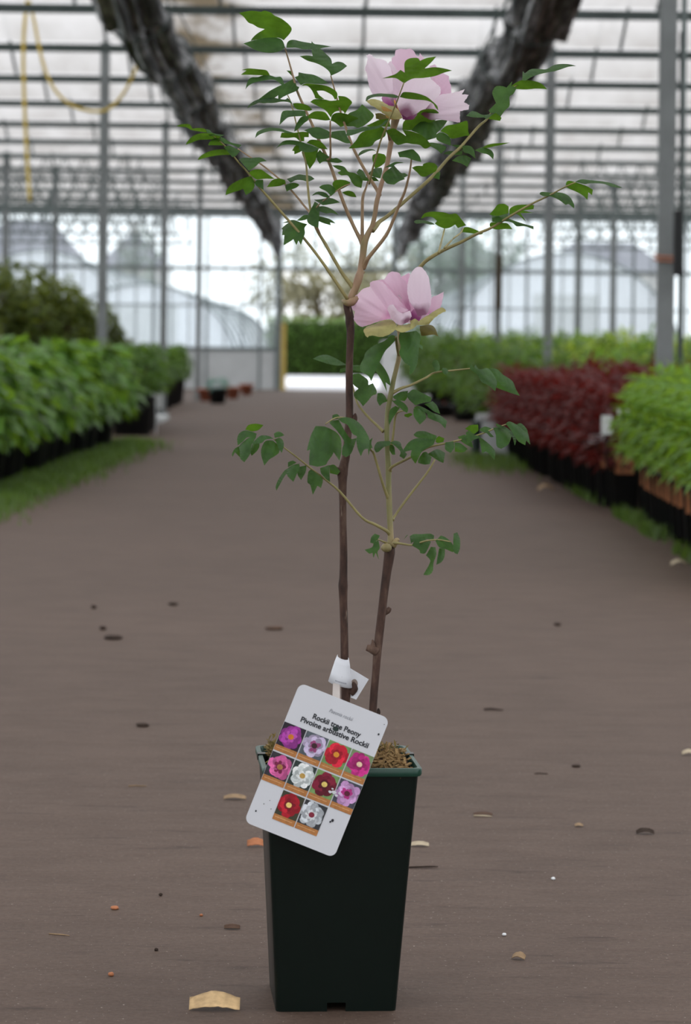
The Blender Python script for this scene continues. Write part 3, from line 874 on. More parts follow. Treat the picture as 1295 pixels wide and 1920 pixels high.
# each leaf: depth offset in metres, stalk pixels (px,py,radius mm), leaflets
# leaflet = (crop, side, outline[, extra depth])   side: t = upper face turned to us, u = underside, v = hanging and facing us
LEAVES = [
 dict(d=0.03, stalk=[(682,466,4.4),(677,451,4.2),(668,435,3.0),(651,398,2.9),(636,359,2.8),(619,310,2.6),(599,266,2.5),(587,238,2.3),(572,205,2.1),(557,171,1.9),(549,142,1.6),(540,110,1.3),(534,90,1.0)], blades=[
  ('A','u','540,385 600,320 628,265 600,215 520,150 435,110 400,80 325,58 290,70 180,60 45,82* 100,130 150,190 200,210 260,245 330,262 250,310 200,355 175,392 260,376 370,360 480,358', .01),
  ('A','t','555,467 530,395 480,360 370,356 260,376 175,395 95,422* 140,445 220,490 330,520 430,522 510,500', -.004),
  ('A','t','570,468 575,420 600,390 650,380 740,400 845,418 848,395 880,425 950,435 1065,455* 1000,465 930,480 840,487 750,485 680,468 620,468'),
  ('B','t','660,205 700,190 703,150 780,165 870,178 950,215 1020,262 1038,272* 960,280 860,275 780,268 730,292 690,240', -.005),
  ('B','u','735,298 780,274 860,278 980,292 1060,320 1125,370 1130,425 1105,455* 1080,410 1050,388 980,355 905,355 930,400 990,448 895,440 880,410 850,350 800,300'),
  ('B','t','712,310 680,300 665,250 640,225 580,260 470,310 380,360 300,420 240,465 150,535* 236,500 265,488 350,490 440,432 478,405 480,470 520,430 600,390 690,350', -.01),
  ('B','t','655,215 625,140 570,130* 610,170 640,205'),
 ]),
 dict(d=0.05, stalk=[(711,366,3.6),(706,355,3.0),(689,328,2.6),(669,292,2.4),(659,270,2.2),(647,236,1.9),(638,209,1.6),(627,168,1.3),(620,142,1.0)], blades=[
  ('A','t','1060,778 1040,730 980,680 900,640 800,610 715,560* 800,552 860,560 845,490 930,475 1000,530 1060,590 1073,645 1130,622 1190,632 1240,670 1160,730'),
  ('B','u','1060,650 1040,620 1000,570 930,530 870,500 832,478* 870,450 920,445 1000,452 1060,465 1150,455 1140,410 1220,420 1280,460 1293,490 1260,535 1215,610 1190,575 1120,580 1080,610', -.012),
  ('G','t','290,412 250,395 170,390 140,330 200,250 290,210 345,150* 400,195 470,260 465,300 420,345 350,395', .01),
  ('C','u','880,215 900,150 960,125 1040,135 1150,170 1190,190* 1120,220 1040,265 990,285 950,250 915,225', -.008),
 ]),
 dict(d=-0.03, stalk=[(612,300,2.2),(619,295,1.8),(619,260,1.5),(619,227,1.2)], blades=[
  ('C','u','880,205 830,130 780,110 700,112 640,150 620,185 700,195 780,207 830,212'),
  ('C','t','630,160 560,170 520,220 490,280 478,335* 530,300 590,240 635,205', -.004),
  ('C','t','612,165 600,105 520,98 440,100 375,102 340,130 315,265* 370,210 420,175 520,165', -.004),
  ('C','t','880,400 870,340 820,310 740,285 660,295 585,318* 640,350 680,390 740,415 820,415', .01),
  ('C','t','885,400 890,335 960,325 1040,320 1070,400 1110,465* 1040,460 960,425', .01),
 ]),
 dict(d=0.0, stalk=[(664,549,4.0),(659,536,3.6),(640,510,2.8),(610,458,2.6),(592,427,2.3),(582,394,2.0),(576,340,1.8),(574,310,1.6),(568,285,1.4),(556,235,1.2),(546,195,1.0),(539,178,0.8)], blades=[
  ('B','u','390,187 370,150 340,125 250,115 150,108 75,125 130,130 65,178* 150,178 250,182 320,185'),
  ('B','t','547,288 530,235 505,200 450,203 390,185 310,185 250,205 180,210 140,255 118,340* 150,300 210,265 300,245 400,232 450,240 490,265 520,290', -.006),
  ('B','t','635,500 590,480 520,475 430,490 350,490 270,485 210,505 135,550* 170,500 230,460 300,440 420,430 500,445 560,450 580,430 620,470'),
  ('B','u','640,495 690,490 760,500 810,520 855,560* 830,575 760,568 690,560 655,530'),
  ('C','t','490,350 400,325 330,300 260,292 200,290 110,315 65,345 48,405* 90,370 150,345 230,325 330,333 400,350', -.01),
  ('C','u','590,395 640,395 640,340 570,335 490,345 340,345 325,400* 400,405 490,400 540,440 590,440'),
  ('C','t','760,522 700,495 620,470 530,440 430,428 350,445 275,522* 340,485 440,478 530,490 535,540 600,560 690,555', -.012),
  ('C','u','560,550 530,490 490,490 455,545* 480,550 480,585 520,570'),
  ('C','u','560,555 640,560 745,530 730,600 710,660 650,750* 620,690 580,620', .006),
  ('C','u','850,530 800,470 740,430 660,425 615,460* 700,490 760,520', .006),
  ('C','t','722,585 760,535 800,570 850,600 900,630 950,625 1015,665* 960,680 880,670 800,665 760,690 730,640'),
 ]),
 dict(d=-0.05, stalk=[(652,562,3.0),(645,552,2.7),(610,500,2.4),(573,451,2.2),(510,378,2.0),(481,345,1.8),(463,322,1.5),(446,303,1.3),(420,272,1.1),(400,255,0.9)], blades=[
  ('D','u','340,170 320,130 250,118 180,125 150,80 70,75 0,98* 60,105 120,112 170,140 250,155 320,165'),
  ('D','u','490,205 430,185 330,175 250,180 180,210 130,260 105,303* 170,280 250,250 340,245 420,240 480,230'),
  ('D','u','520,310 490,250 450,225 400,240 365,280 355,308* 430,308'),
  ('D','t','330,130 370,140 400,170 460,185 532,195* 500,210 430,197 380,205 350,180'),
  ('D','t','490,215 540,235 600,275 725,305* 690,335 600,300 540,290 495,255'),
  ('D','u','610,415 560,360 480,355 400,365 320,395 260,435 238,472* 330,445 420,425 520,415'),
  ('D','t','525,325 590,312 650,340 710,370 660,425 620,440* 580,390', -.006),
  ('D','t','800,590 750,530 690,465 740,445 830,448 930,445 1002,482* 930,495 880,540 820,580', -.006),
  ('D','u','790,620 850,580 930,575 990,610 1090,680* 980,678 890,685 840,650'),
  ('D','u','860,705 830,650 780,660 700,690 610,740 560,800 545,860* 620,830 690,810 740,790 770,860 830,820 865,760', -.006),
  ('D','v','870,720 890,692 960,690 965,800* 920,775 880,750'),
 ]),
 dict(d=0.06, stalk=[(582,400,2.0),(575,392,1.7),(546,357,1.6),(517,330,1.4),(488,307,1.3),(465,292,1.1),(446,279,0.9)], blades=[
  ('D','u','1210,730 1200,690 1130,675 1060,695 1000,770* 1080,765 1150,755'),
  ('E','t','205,195 160,150 200,135 290,100 350,105 420,115 468,150* 400,180 330,165 260,165'),
  ('E','t','160,290 145,230 170,205 240,192 290,205 300,220* 260,250 200,270'),
 ]),
 dict(d=-0.04, stalk=[(600,440,1.8),(592,420,1.6),(587,405,1.3),(594,388,1.1),(612,372,0.9),(640,352,1.0),(656,345,0.8)], blades=[
  ('E','t','650,340 600,290 540,260 517,240* 560,215 640,212 690,250 700,290'),
  ('E','u','700,285 665,210 690,170 740,158 810,165 865,190 840,220 770,260'),
  ('E','u','770,300 840,280 900,300 932,352* 870,345 810,325'),
  ('E','t','640,360 600,310 530,290 480,300 437,335* 500,320 560,345 600,355'),
  ('E','t','560,440 460,380 530,375 620,360 680,370 750,410* 660,425'),
  ('E','t','440,475 500,460 560,450 630,470 690,505 732,548* 660,525 610,530 600,533 530,510 470,495'),
  ('E','t','430,540 520,560 600,580 650,600 702,642* 640,630 648,662 570,640 510,615 450,590'),
  ('E','v','430,480 470,400 520,440 520,560 510,690* 450,670 400,640 385,600 400,540'),
  ('E','t','410,550 350,550 270,610* 330,610 390,590'),
  ('E','v','390,650 320,630 250,605 200,605 110,635 180,635 150,655 100,700 115,710 108,770 135,770 125,883* 200,840 235,815 268,883 290,830 318,880 335,830 362,750 358,690', .005),
 ]),
 dict(d=0.035, stalk=[(681,456,3.6),(679,444,3.2),(679,400,2.6),(680,370,2.5),(686,352,1.6),(690,338,1.3)], blades=[
  ('E','t','1000,175 985,250 920,230 880,190 860,150 830,110 760,110 720,80 760,60 700,30 660,0* 740,0 800,20 840,70 910,85 980,130'),
  ('E','t','1000,170 930,80 960,40 1000,60 1040,130 1130,130 1180,175* 1110,175'),
  ('H','v','290,390 360,330 440,320 450,350 430,440* 350,420'),
  ('H','u','470,172 490,200 480,260 420,310 370,330* 340,230 345,180 400,160', .02),
  ('H','t','395,152 350,118 290,115 230,130 190,165 185,195* 240,165 310,135 360,132'),
 ]),
 dict(d=-0.045, stalk=[(681,503,4.2),(686,491,3.8),(693,480,3.0),(723,442,2.7),(738,410,2.5),(750,379,2.3),(759,358,2.0),(768,322,1.6),(771,298,1.2)], blades=[
  ('H','v','450,430 470,380 530,330 580,295 620,340 660,380 700,380 735,405 690,430 700,447 640,470 580,508* 500,495', -.01),
  ('H','t','560,312 490,318 470,322 540,280 600,255 705,265* 610,277', -.008),
  ('H','t','640,205 620,150 700,130 780,115 810,135 860,190 880,257* 800,240 720,210'),
  ('H','u','930,420 880,415 830,370 775,320* 830,300 895,300 900,280 960,262 1030,275 1060,310 1040,360 980,390', .012),
  ('H','v','1090,370 1080,452* 1010,430 1060,372', .012),
 ]),
 dict(d=0.07, m='y', stalk=[(697,432,5.0),(704,424,4.4),(712,415,3.2),(725,406,2.8),(759,377,2.7),(803,338,2.6),(822,318,2.5),(842,295,2.4),(862,277,2.3),(876,261,2.1),(898,236,2.0),(914,222,1.7),(930,195,1.4),(950,172,1.2),(972,158,1.0)], blades=[
  ('J','t','240,672 220,650 130,650 20,632* 80,580 140,590 210,620 340,600', -.006),
  ('J','u','250,665 340,600 365,590 400,640 412,655 395,688* 320,675'),
  ('J','t','350,600 290,600 270,570 350,490 320,420 310,370 350,305 430,305 465,320 530,250* 520,300 580,320 540,390 500,420 500,520 450,570 400,640', -.004),
  ('J','u','560,335 520,300 580,260 650,235 760,245 850,275 915,337* 800,330 680,340'),
  ('J','t','640,240 645,135 670,160 740,115 840,115 910,115 990,70 1080,58 1160,62 1235,80* 1150,90 1060,120 990,140 930,150 800,180 720,215 680,240'),
  ('I','u','835,395 790,380 700,400 620,410 570,360 500,330* 570,270 680,250 780,215 805,235 810,330'),
  ('I','t','620,490 560,470 470,430 450,370* 500,340 560,360 610,410', .012),
  ('I','t','510,580 470,540 400,500 330,470* 400,455 500,470 570,500 560,530', .012),
  ('I','t','745,490 820,490 870,530 890,632* 820,580 760,560', -.008),
  ('I','t','630,655 700,605 780,595 845,630 800,725* 740,690 680,670', -.006),
  ('I','u','880,540 960,510 1060,470 1270,455* 1180,480 1060,505 980,522'),
  ('I','t','880,540 960,510 1050,530 1090,580 1085,642* 1030,590 960,570', -.005),
  ('I','t','530,580 590,550 720,550 750,530 740,590 640,592', .01),
  ('I','t','620,480 700,480 760,490 740,530 660,500', .008),
 ]),
 dict(d=-0.085, m='y', stalk=[(692,345,1.8),(698,318,1.6),(706,290,1.5),(713,265,1.4),(724,238,1.3),(737,207,1.2),(745,187,1.1),(757,155,1.0)], blades=[
  ('F','u','515,450 470,420 410,390 270,395 350,370 420,345 475,300 520,330 520,220 570,175 660,168 690,200 760,170 870,150* 830,200 780,250 740,285 850,270 960,285 1045,308 960,330 850,370 720,390 620,395 560,420'),
  ('F','u','465,600 500,550 560,545 660,560 760,595 830,650 880,700 890,750* 860,715 830,670 760,640 640,628 540,618'),
  ('F','t','450,590 400,570 330,565 240,560 150,575 100,600 90,650* 150,610 230,595 330,600 430,612'),
 ]),
 dict(d=-0.05, stalk=[(731,262,3.0),(728,250,2.2),(724,244,1.5),(722,240,1.0)], blades=[
  ('G','u','610,435 560,400 590,345 520,405 420,430 330,470 270,560 195,637* 260,635 360,625 450,610 490,560 550,530 600,500', -.008),
  ('G','t','590,375 640,320 600,330 540,380 430,400 360,400 300,420 180,430 170,500* 240,490 350,450 450,430 520,415', -.014),
  ('G','u','610,440 680,415 740,440 830,500 790,430 900,450 1000,490 1060,540 1110,610* 1040,640 980,600 900,590 830,580 740,600 690,560 650,500', -.006),
  ('G','u','790,430 800,350 860,290 940,240 1040,205 1140,205 1190,240* 1190,290 1150,330 1080,360 980,400 880,435', .0),
  ('G','t','1060,550 1030,510 960,470 890,440 930,390 1010,330 1080,295* 1090,350 1180,325 1295,320 1240,400 1170,470 1160,520', -.01),
  ('G','u','660,400 640,310 540,320 470,350 385,392* 450,402 560,398', .012),
 ]),
 dict(d=-0.055, d0=.07, stalk=[(745,620,3.6),(760,560,3.2),(787,501,3.0),(822,474,2.7),(862,455,2.4),(895,438,2.1),(921,427,1.9),(958,404,1.7),(997,382,1.5),(1028,367,1.3),(1058,351,1.1),(1078,342,0.9)], blades=[
  ('K','u','310,345 250,320 205,290 230,260 180,220 110,215 50,240* 90,180 180,158 300,165 370,185 440,180 490,230 550,310 500,325 460,340 430,300 370,335', .03),
  ('K','t','205,300 150,300 80,285 0,290 -25,270* 0,250 90,255 180,280', .03),
  ('K','u','500,385 530,330 580,330 660,360 740,400* 700,412 640,400 560,390', .02),
  ('K','u','810,300 830,275 950,280 1010,290 1062,352* 980,350 880,355 820,330'),
  ('K','t','840,270 830,190 890,195 950,185 1010,180 1020,230 1090,260 1180,290 1295,320* 1295,355 1200,320 1110,320 1060,280 990,265 900,275', -.006),
  ('K','u','1020,175 960,190 890,205 805,190* 860,130 900,80 970,72 1020,100', .006),
  ('K','u','1030,190 1030,130 1090,90 1180,80 1300,85* 1295,130 1220,140 1180,145 1290,172 1150,175 1215,270 1120,190 1070,180'),
  ('L','t','400,282 340,280 300,260 320,235 420,240 500,238 580,255 640,295 680,370 683,417* 620,370 590,378 540,340 490,310 440,290'),
  ('L','u','590,180 595,130 630,110 720,135 820,170 890,210 880,270 840,240 830,322* 770,270 700,230 630,200'),
  ('L','t','690,125 760,95 860,105 1000,118 1100,140 1215,188* 1170,190 1090,175 1000,145 860,140 800,150 740,135', .006),
 ]),
 dict(d=0.04, stalk=[(833,465,1.8),(850,447,1.5),(863,437,1.3),(868,428,0.9)], blades=[]),
 dict(d=0.045, stalk=[(822,474,1.8),(828,450,1.5),(833,430,1.2)], blades=[]),
 # ---- lower half
 dict(d=-0.03, stalk=[(748,668,2.8),(744,648,2.4),(742,632,2.0)], blades=[
  ('N','v','955,60 950,100 890,170 840,220 780,330 730,440 680,560* 650,500 560,450 560,380 600,300 620,240 700,170 830,110 900,50', .0),
  ('N','v','1060,20 1000,10 985,80 1005,180 990,250 1050,350 1110,390 1100,490* 1140,460 1180,390 1200,300 1210,180 1250,210 1245,170 1215,150 1225,60 1180,0', -.012),
  ('N','v','770,345 830,420 880,520 895,612* 840,570 855,680 800,560 740,460 705,410', .008),
 ]),
 dict(d=0.05, stalk=[(718,809,2.8),(706,797,2.2),(692,784,2.0),(672,760,1.8),(665,741,1.6),(658,712,1.4),(653,695,1.1)], blades=[
  ('N','t','410,378 350,340 280,300 190,265 110,275 35,310* 120,340 220,370 320,385', .0),
  ('N','t','480,380 560,380 560,460 500,440 420,440 330,470* 340,420 420,400'),
  ('N','v','545,470 640,540 650,600 700,580 740,660 740,700 690,720 650,770 590,835* 550,780 500,740 490,690 540,640 480,590 470,530 480,480', -.02),
  ('N','v','750,690 800,690 840,730 860,780 810,800 775,832* 745,770', -.02),
 ]),
 dict(d=0.03, stalk=[(735,737,3.0),(752,728,2.2),(770,722,1.9),(799,708,1.7),(814,699,1.5),(845,695,1.3),(882,691,1.0)], blades=[
  ('O','v','270,272 235,190 255,145* 300,160 320,230 310,265'),
  ('O','v','340,260 350,235 395,240 415,280 390,315* 360,295'),
  ('O','v','650,245 660,200 700,230 710,195 760,250 850,240 920,320 950,400 930,492* 860,430 780,390 740,320', -.006),
  ('O','v','830,240 940,245 1020,310 1120,380 1160,470 1202,542* 1100,510 990,470 940,440 930,340', .004),
 ]),
 dict(d=-0.05, stalk=[(731,1003,3.4),(724,995,2.8),(702,983,2.4),(678,970,2.1),(637,922,1.9),(607,897,1.7),(581,877,1.5),(556,857,1.3),(532,839,1.1),(513,823,0.9)], blades=[
  ('P','u','255,172 175,150 210,100 290,85 375,100* 320,155', .01),
  ('P','t','290,245 300,195 250,175 170,160 110,190 85,250 92,325* 150,280 200,235'),
  ('P','v','290,240 230,235 170,270 110,330 115,400 120,470 165,510* 210,450 235,400 240,330', -.006),
  ('P','v','115,330 60,360 25,420* 35,450 60,400 125,465 120,390', .004),
  ('P','v','330,290 270,290 235,350 230,400 245,440* 300,390 330,340'),
  ('P','t','490,250 430,220 350,215 290,260 250,302* 350,300 400,260', -.006),
  ('P','v','480,270 400,275 355,350 350,430 385,547* 440,480 490,450 550,400 540,330'),
  ('P','v','500,260 550,240 590,270 600,330 577,410* 540,350 520,300', -.004),
  ('P','t','500,240 490,195 530,172 570,180 607,212* 560,230'),
  ('P','v','780,525 700,540 640,580 600,610 540,700 510,780 520,822* 560,750 620,650 700,600'),
  ('P','v','775,540 700,545 630,590 640,660 705,727* 740,650 770,580', -.008),
  ('P','v','770,560 850,545 840,620 790,707* 750,640', -.004),
  ('P','t','645,565 645,510 700,492 740,515'),
  ('P','v','900,590 870,620 860,730 890,760 920,870* 970,770 1010,795 1030,700 970,640'),
  ('P','v','1000,575 1100,540 1110,730* 1060,690 1010,630', .004),
  ('P','t','1100,545 1160,540 1222,612* 1190,650 1110,632', .008),
 ]),
 dict(d=-0.075, stalk=[(729,938,3.0),(718,909,2.3),(701,852,2.0),(694,842,1.6),(684,812,1.3),(664,790,1.2),(645,783,1.1),(628,784,1.0),(610,795,0.9)], blades=[
  ('P','v','1050,115 950,110 900,210 865,330 855,385 890,370 880,450 880,540 970,560* 1060,540 1085,500 1130,440 1150,400 1215,495 1235,380 1230,260 1190,190 1120,145', .012),
  ('Q','v','440,160 350,170 340,200 420,280 500,400 480,470 475,545 520,572* 570,540 600,480 640,360 580,370 540,330 490,250', -.004),
  ('Q','v','430,150 520,130 620,160 700,230 750,310 780,380 775,480 720,490 685,562* 650,480 635,400 640,340 590,310 540,220 480,190', -.012),
  ('Q','t','370,152 370,110 420,95 450,120* 430,150', .01),
  ('Q','v','850,520 830,470 860,410 920,395 1010,395 1000,440 940,460 880,515*', .0),
  ('Q','v','1000,415 1060,390 1120,410 1140,470 1195,540 1160,592* 1110,560 1120,510 1050,440', .0),
  ('Q','v','1005,430 1050,450 1065,545* 1030,545 1000,490'),
  ('Q','v','780,385 815,355 800,420 815,470 790,480 770,557* 765,480'),
 ]),
 dict(d=-0.02, stalk=[(733,842,2.4),(737,815,1.8),(741,781,1.6),(748,772,1.2),(762,770,0.9)], blades=[
  ('R','v','340,262 270,190 250,135 290,200 350,262 270,380 235,450* 225,400 240,290 300,240', .01),
  ('R','t','270,190 330,175 400,215 440,270 430,320* 380,290 330,240', -.008),
  ('R','t','270,140 350,90 440,75* 430,150 400,190 300,170', .008),
  ('R','t','520,235 440,160 430,110 500,60 600,100 700,150 690,195* 600,210'),
  ('R','u','400,335 470,320 490,340 440,370* 400,357'),
  ('R','v','620,222 710,190 760,240 795,332* 720,300 660,250'),
  ('R','v','500,262 560,240 650,280 720,320 800,350 870,410 850,492* 790,430 730,405 660,370 640,320', -.005),
  ('R','v','500,270 600,280 640,350 630,390 570,447* 530,400 500,340', -.008),
 ]),
 dict(d=-0.06, stalk=[(731,884,3.0),(735,875,2.2),(768,858,1.9),(790,845,1.7),(809,837,1.5),(850,828,1.4),(895,816,1.2),(931,802,1.0),(948,796,0.8)], blades=[
  ('R','t','760,572 700,550 620,520 540,525 500,560* 540,590 640,600 740,620', .01),
  ('R','v','720,670 740,620 640,600 530,600 450,640 390,720* 400,750 480,730 470,800 520,880 550,830 600,740'),
  ('R','v','600,760 640,750 700,810 680,883 620,890* 550,872 555,830', -.004),
  ('R','u','745,640 750,600 780,575 840,600 830,640* 770,652'),
  ('R','v','850,645 940,630 950,700 910,762* 850,722', -.006),
  ('R','v','650,775 760,720 850,760 830,872* 780,850 700,800', .006),
  ('S','v','305,350 370,360 450,422* 400,460 310,452'),
  ('S','v','420,262 490,340 515,412* 460,390 380,340 340,290', .004),
  ('S','t','590,300 520,320 450,370 440,330 430,240* 470,215 520,265 580,280', -.006),
  ('S','v','570,285 640,330 720,400 755,460 745,542* 690,480 650,450 610,470 590,380', -.008),
  ('S','u','570,220 520,260 450,215 420,200* 480,160 565,155', .01),
  ('S','t','575,205 640,175 710,195 690,235 740,290 700,290 660,250 600,230'),
  ('S','v','730,190 790,180 860,190 940,270 900,370 820,422* 770,390 760,270', .004),
  ('S','v','760,140 830,165 900,200 960,260 985,330 970,387* 940,290 870,210 780,182', -.006),
  ('S','v','870,145 910,118 1000,160 1070,220 1115,250 1140,372* 1095,330 1085,382 1000,330 930,220', -.004),
  ('S','v','990,150 1040,140 1100,200 1115,245* 1060,215', .006),
 ]),
 dict(d=0.02, stalk=[(736,975,2.6),(740,967,2.0),(765,932,1.8),(800,887,1.6),(815,862,1.2)], blades=[]),
 dict(d=-0.06, stalk=[(733,1020,3.0),(742,1018,2.2),(756,1020,1.8),(775,1022,1.5),(795,1015,1.3),(820,1012,1.1),(845,1016,0.9)], blades=[
  ('T','t','600,312 640,250 740,240 810,270 770,360 740,400 690,395* 680,360'),
  ('T','t','590,290 575,210 620,185 700,185 800,180 845,200 840,250 740,240 620,270', .006),
  ('T','v','560,190 510,247* 540,200'),
  ('T','v','810,325 860,330 870,410 840,500 830,590 790,635 725,635* 790,520 800,470 755,420'),
  ('T','v','900,340 965,345 960,430 930,490 870,525* 880,450', .004),
  ('T','t','860,260 920,200 970,220 1030,270 1080,350 1050,385* 970,350 900,330'),
  ('T','v','1055,270 1060,180 1100,165 1130,240 1130,340 1105,407* 1060,380', -.005),
 ]),
 dict(d=-0.04, stalk=[(728,1020,2.0),(715,1014,1.4),(704,1010,1.0)], blades=[
  ('T','v','245,200 190,180 150,220 140,280* 180,290 230,235'),
  ('T','v','230,250 180,285 160,330 78,358* 130,400 165,390 175,447 200,390 235,467 220,380 245,340'),
 ]),
]
# ================================================================ the potted tree peony
D0 = 3.295                     # depth of the plant's axis
M['leaf'] = leafmat('peony_leaf', (50, 84, 44), (94, 134, 28), 0.44, 0.5, 0.3, 0.25, 45, 0.45)
M['stemgreen'] = plain('peony_green_stem', (132, 122, 76), 0.5, 0.4, 0, 0.2, 60)
M['stemred'] = plain('peony_reddish_stalk', (138, 114, 86), 0.5, 0.4, 0, 0.2, 60)
def shootmat(name, ca_, cb_, sc_):
    m, nt, out = newmat(name)
    n = noise(nt, sc_, 3, .5, mapscale=(1, 1, .5)); k = noise(nt, 120, 3, .5, mapscale=(1, 1, .25))
    c = ramp(nt, n.outputs['Fac'], [(.4, lin(ca_)), (.6, lin(cb_))]).outputs['Color']
    c = mixc(nt, .25, c, ramp(nt, k.outputs['Fac'], [(.3, lin((84, 74, 50))), (.7, lin((176, 152, 124)))]).outputs['Color'])
    b = pbsdf(nt, (.3, .3, .2), .5, .4); nt.links.new(c, b.inputs['Base Color'])
    nt.links.new(b.outputs[0], out.inputs[0]); return m
M['shoot1'] = shootmat('upper_shoot_skin', (108, 102, 52), (150, 118, 94), 22)
M['shoot2'] = shootmat('lower_shoot_skin', (106, 112, 60), (166, 142, 104), 14)
M['stemyel'] = plain('peony_yellow_green_stalk', (136, 127, 82), 0.5, 0.4, 0, 0.2, 60)
M['bark'] = None
def bark():
    m, nt, out = newmat('peony_bark')
    n = noise(nt, 60, 6, 0.65, mapscale=(1, 1, 0.35))
    s = noise(nt, 90, 3, 0.6, mapscale=(1, 1, 0.16))
    c = ramp(nt, n.outputs['Fac'], [(0.3, lin((34, 26, 24))), (0.55, lin((74, 54, 46))), (0.75, lin((104, 84, 72)))]).outputs['Color']
    c = mixc(nt, ramp(nt, s.outputs['Fac'], [(0.66, (0, 0, 0)), (0.73, (.7, .7, .7))]).outputs['Color'], c, lin((176, 160, 144)))
    b = pbsdf(nt, (.1, .1, .1), .75, .25)
    nt.links.new(c, b.inputs['Base Color'])
    nt.links.new(bump(nt, n.outputs['Fac'], .6, .002), b.inputs['Normal'])
    nt.links.new(b.outputs[0], out.inputs[0])
    return m
M['bark'] = bark()

def petalmat(name, base, tipc, blotch, t, trans=.42, edge=.28):
    m, nt, out = newmat(name)
    a = nt.nodes.new('ShaderNodeAttribute'); a.attribute_name = 'along'
    n = noise(nt, 34, 4, .6, mapscale=(1, 1, 0.4))
    ad = nt.nodes.new('ShaderNodeMath'); ad.operation = 'MULTIPLY_ADD'; ad.inputs[1].default_value = 0.22; 
    nt.links.new(n.outputs['Fac'], ad.inputs[0]); 
    sub = nt.nodes.new('ShaderNodeMath'); sub.operation = 'SUBTRACT'; sub.inputs[1].default_value = 0.11
    nt.links.new(a.outputs['Fac'], ad.inputs[2]); nt.links.new(ad.outputs[0], sub.inputs[0])
    r = ramp(nt, sub.outputs[0], [(0.0, lin(blotch)), (edge * .45, lin(blotch)), (edge, lin(base)), (0.9, lin(tipc))])
    b = pbsdf(nt, lin(base), .5, .25)
    nt.links.new(r.outputs['Color'], b.inputs['Base Color'])
    wv = nt.nodes.new('ShaderNodeAttribute'); wv.attribute_name = 'veins'
    nt.links.new(bump(nt, wv.outputs['Fac'], .25, .002), b.inputs['Normal'])
    tr = nt.nodes.new('ShaderNodeBsdfTranslucent')
    nt.links.new(mixc(nt, 0.6, r.outputs['Color'], lin(t)), tr.inputs['Color'])
    mx = nt.nodes.new('ShaderNodeMixShader'); mx.inputs[0].default_value = trans
    nt.links.new(b.outputs[0], mx.inputs[1]); nt.links.new(tr.outputs[0], mx.inputs[2])
    nt.links.new(mx.outputs[0], out.inputs[0])
    return m
M['petal'] = petalmat('pale_pink_petal', (222, 202, 216), (232, 218, 227), (96, 12, 68), (240, 212, 232))
M['petalpink'] = petalmat('pink_petal', (216, 170, 198), (222, 190, 208), (130, 30, 90), (236, 178, 212), edge=.22)
M['petalclean'] = petalmat('pink_petal_unmarked', (218, 182, 204), (226, 200, 216), (200, 140, 176), (238, 194, 220), edge=.3)
M['petaldark'] = petalmat('dark_petal_base', (150, 70, 128), (206, 160, 192), (84, 10, 62), (190, 120, 170), edge=.5)
M['sepal'] = leafmat('yellow_green_sepal', (160, 154, 100), (176, 166, 90), .3, .5, .3, .25, 60)
M['sepalbrown'] = leafmat('rusty_sepal', (166, 128, 70), (176, 130, 70), .3, .5, .3, .2, 40)
M['sepaldark'] = leafmat('olive_sepal', (98, 92, 48), (110, 104, 40), .3, .5, .3, .2, 40)
M['stamen'] = plain('yellow_stamen', (206, 166, 60), .7)

def outline(crop, txt):
    ox, oy = CR[crop]; k = KS[crop]
    pts, tip = [], None
    for i, w in enumerate(txt.split()):
        if w.endswith('*'):
            tip = i; w = w[:-1]
        a, b = w.split(',')
        pts.append((ox + float(a) * k, oy + float(b) * k))
    if tip is None:
        tip = max(range(len(pts)), key=lambda i: (pts[i][0] - pts[0][0]) ** 2 + (pts[i][1] - pts[0][1]) ** 2)
    return pts, tip

def densify(pts, tip, step):
    n = len(pts); out = []
    corner = []
    for i in range(n):
        a = Vector(pts[i]) - Vector(pts[i - 1]); b = Vector(pts[(i + 1) % n]) - Vector(pts[i])
        ang = a.angle(b) if a.length > 1e-6 and b.length > 1e-6 else 0
        corner.append(ang > 1.05 or i == 0 or i == tip)
    for i in range(n):
        p1, p2 = Vector(pts[i]), Vector(pts[(i + 1) % n])
        p0 = p1 - (p2 - p1) if corner[i] else Vector(pts[i - 1])
        p3 = p2 + (p2 - p1) if corner[(i + 1) % n] else Vector(pts[(i + 2) % n])
        m = max(1, min(8, round((p2 - p1).length / step)))
        for k in range(m):
            t = k / m
            out.append(0.5 * ((2 * p1) + (p2 - p0) * t + (2 * p0 - 5 * p1 + 4 * p2 - p3) * t * t + (3 * p1 - p0 - 3 * p2 + p3) * t ** 3))
    return out

def inside(p, poly):
    c = False; n = len(poly); j = n - 1
    for i in range(n):
        a, b = poly[i], poly[j]
        if (a[1] > p[1]) != (b[1] > p[1]) and p[0] < (b[0] - a[0]) * (p[1] - a[1]) / (b[1] - a[1]) + a[0]:
            c = not c
        j = i
    return c

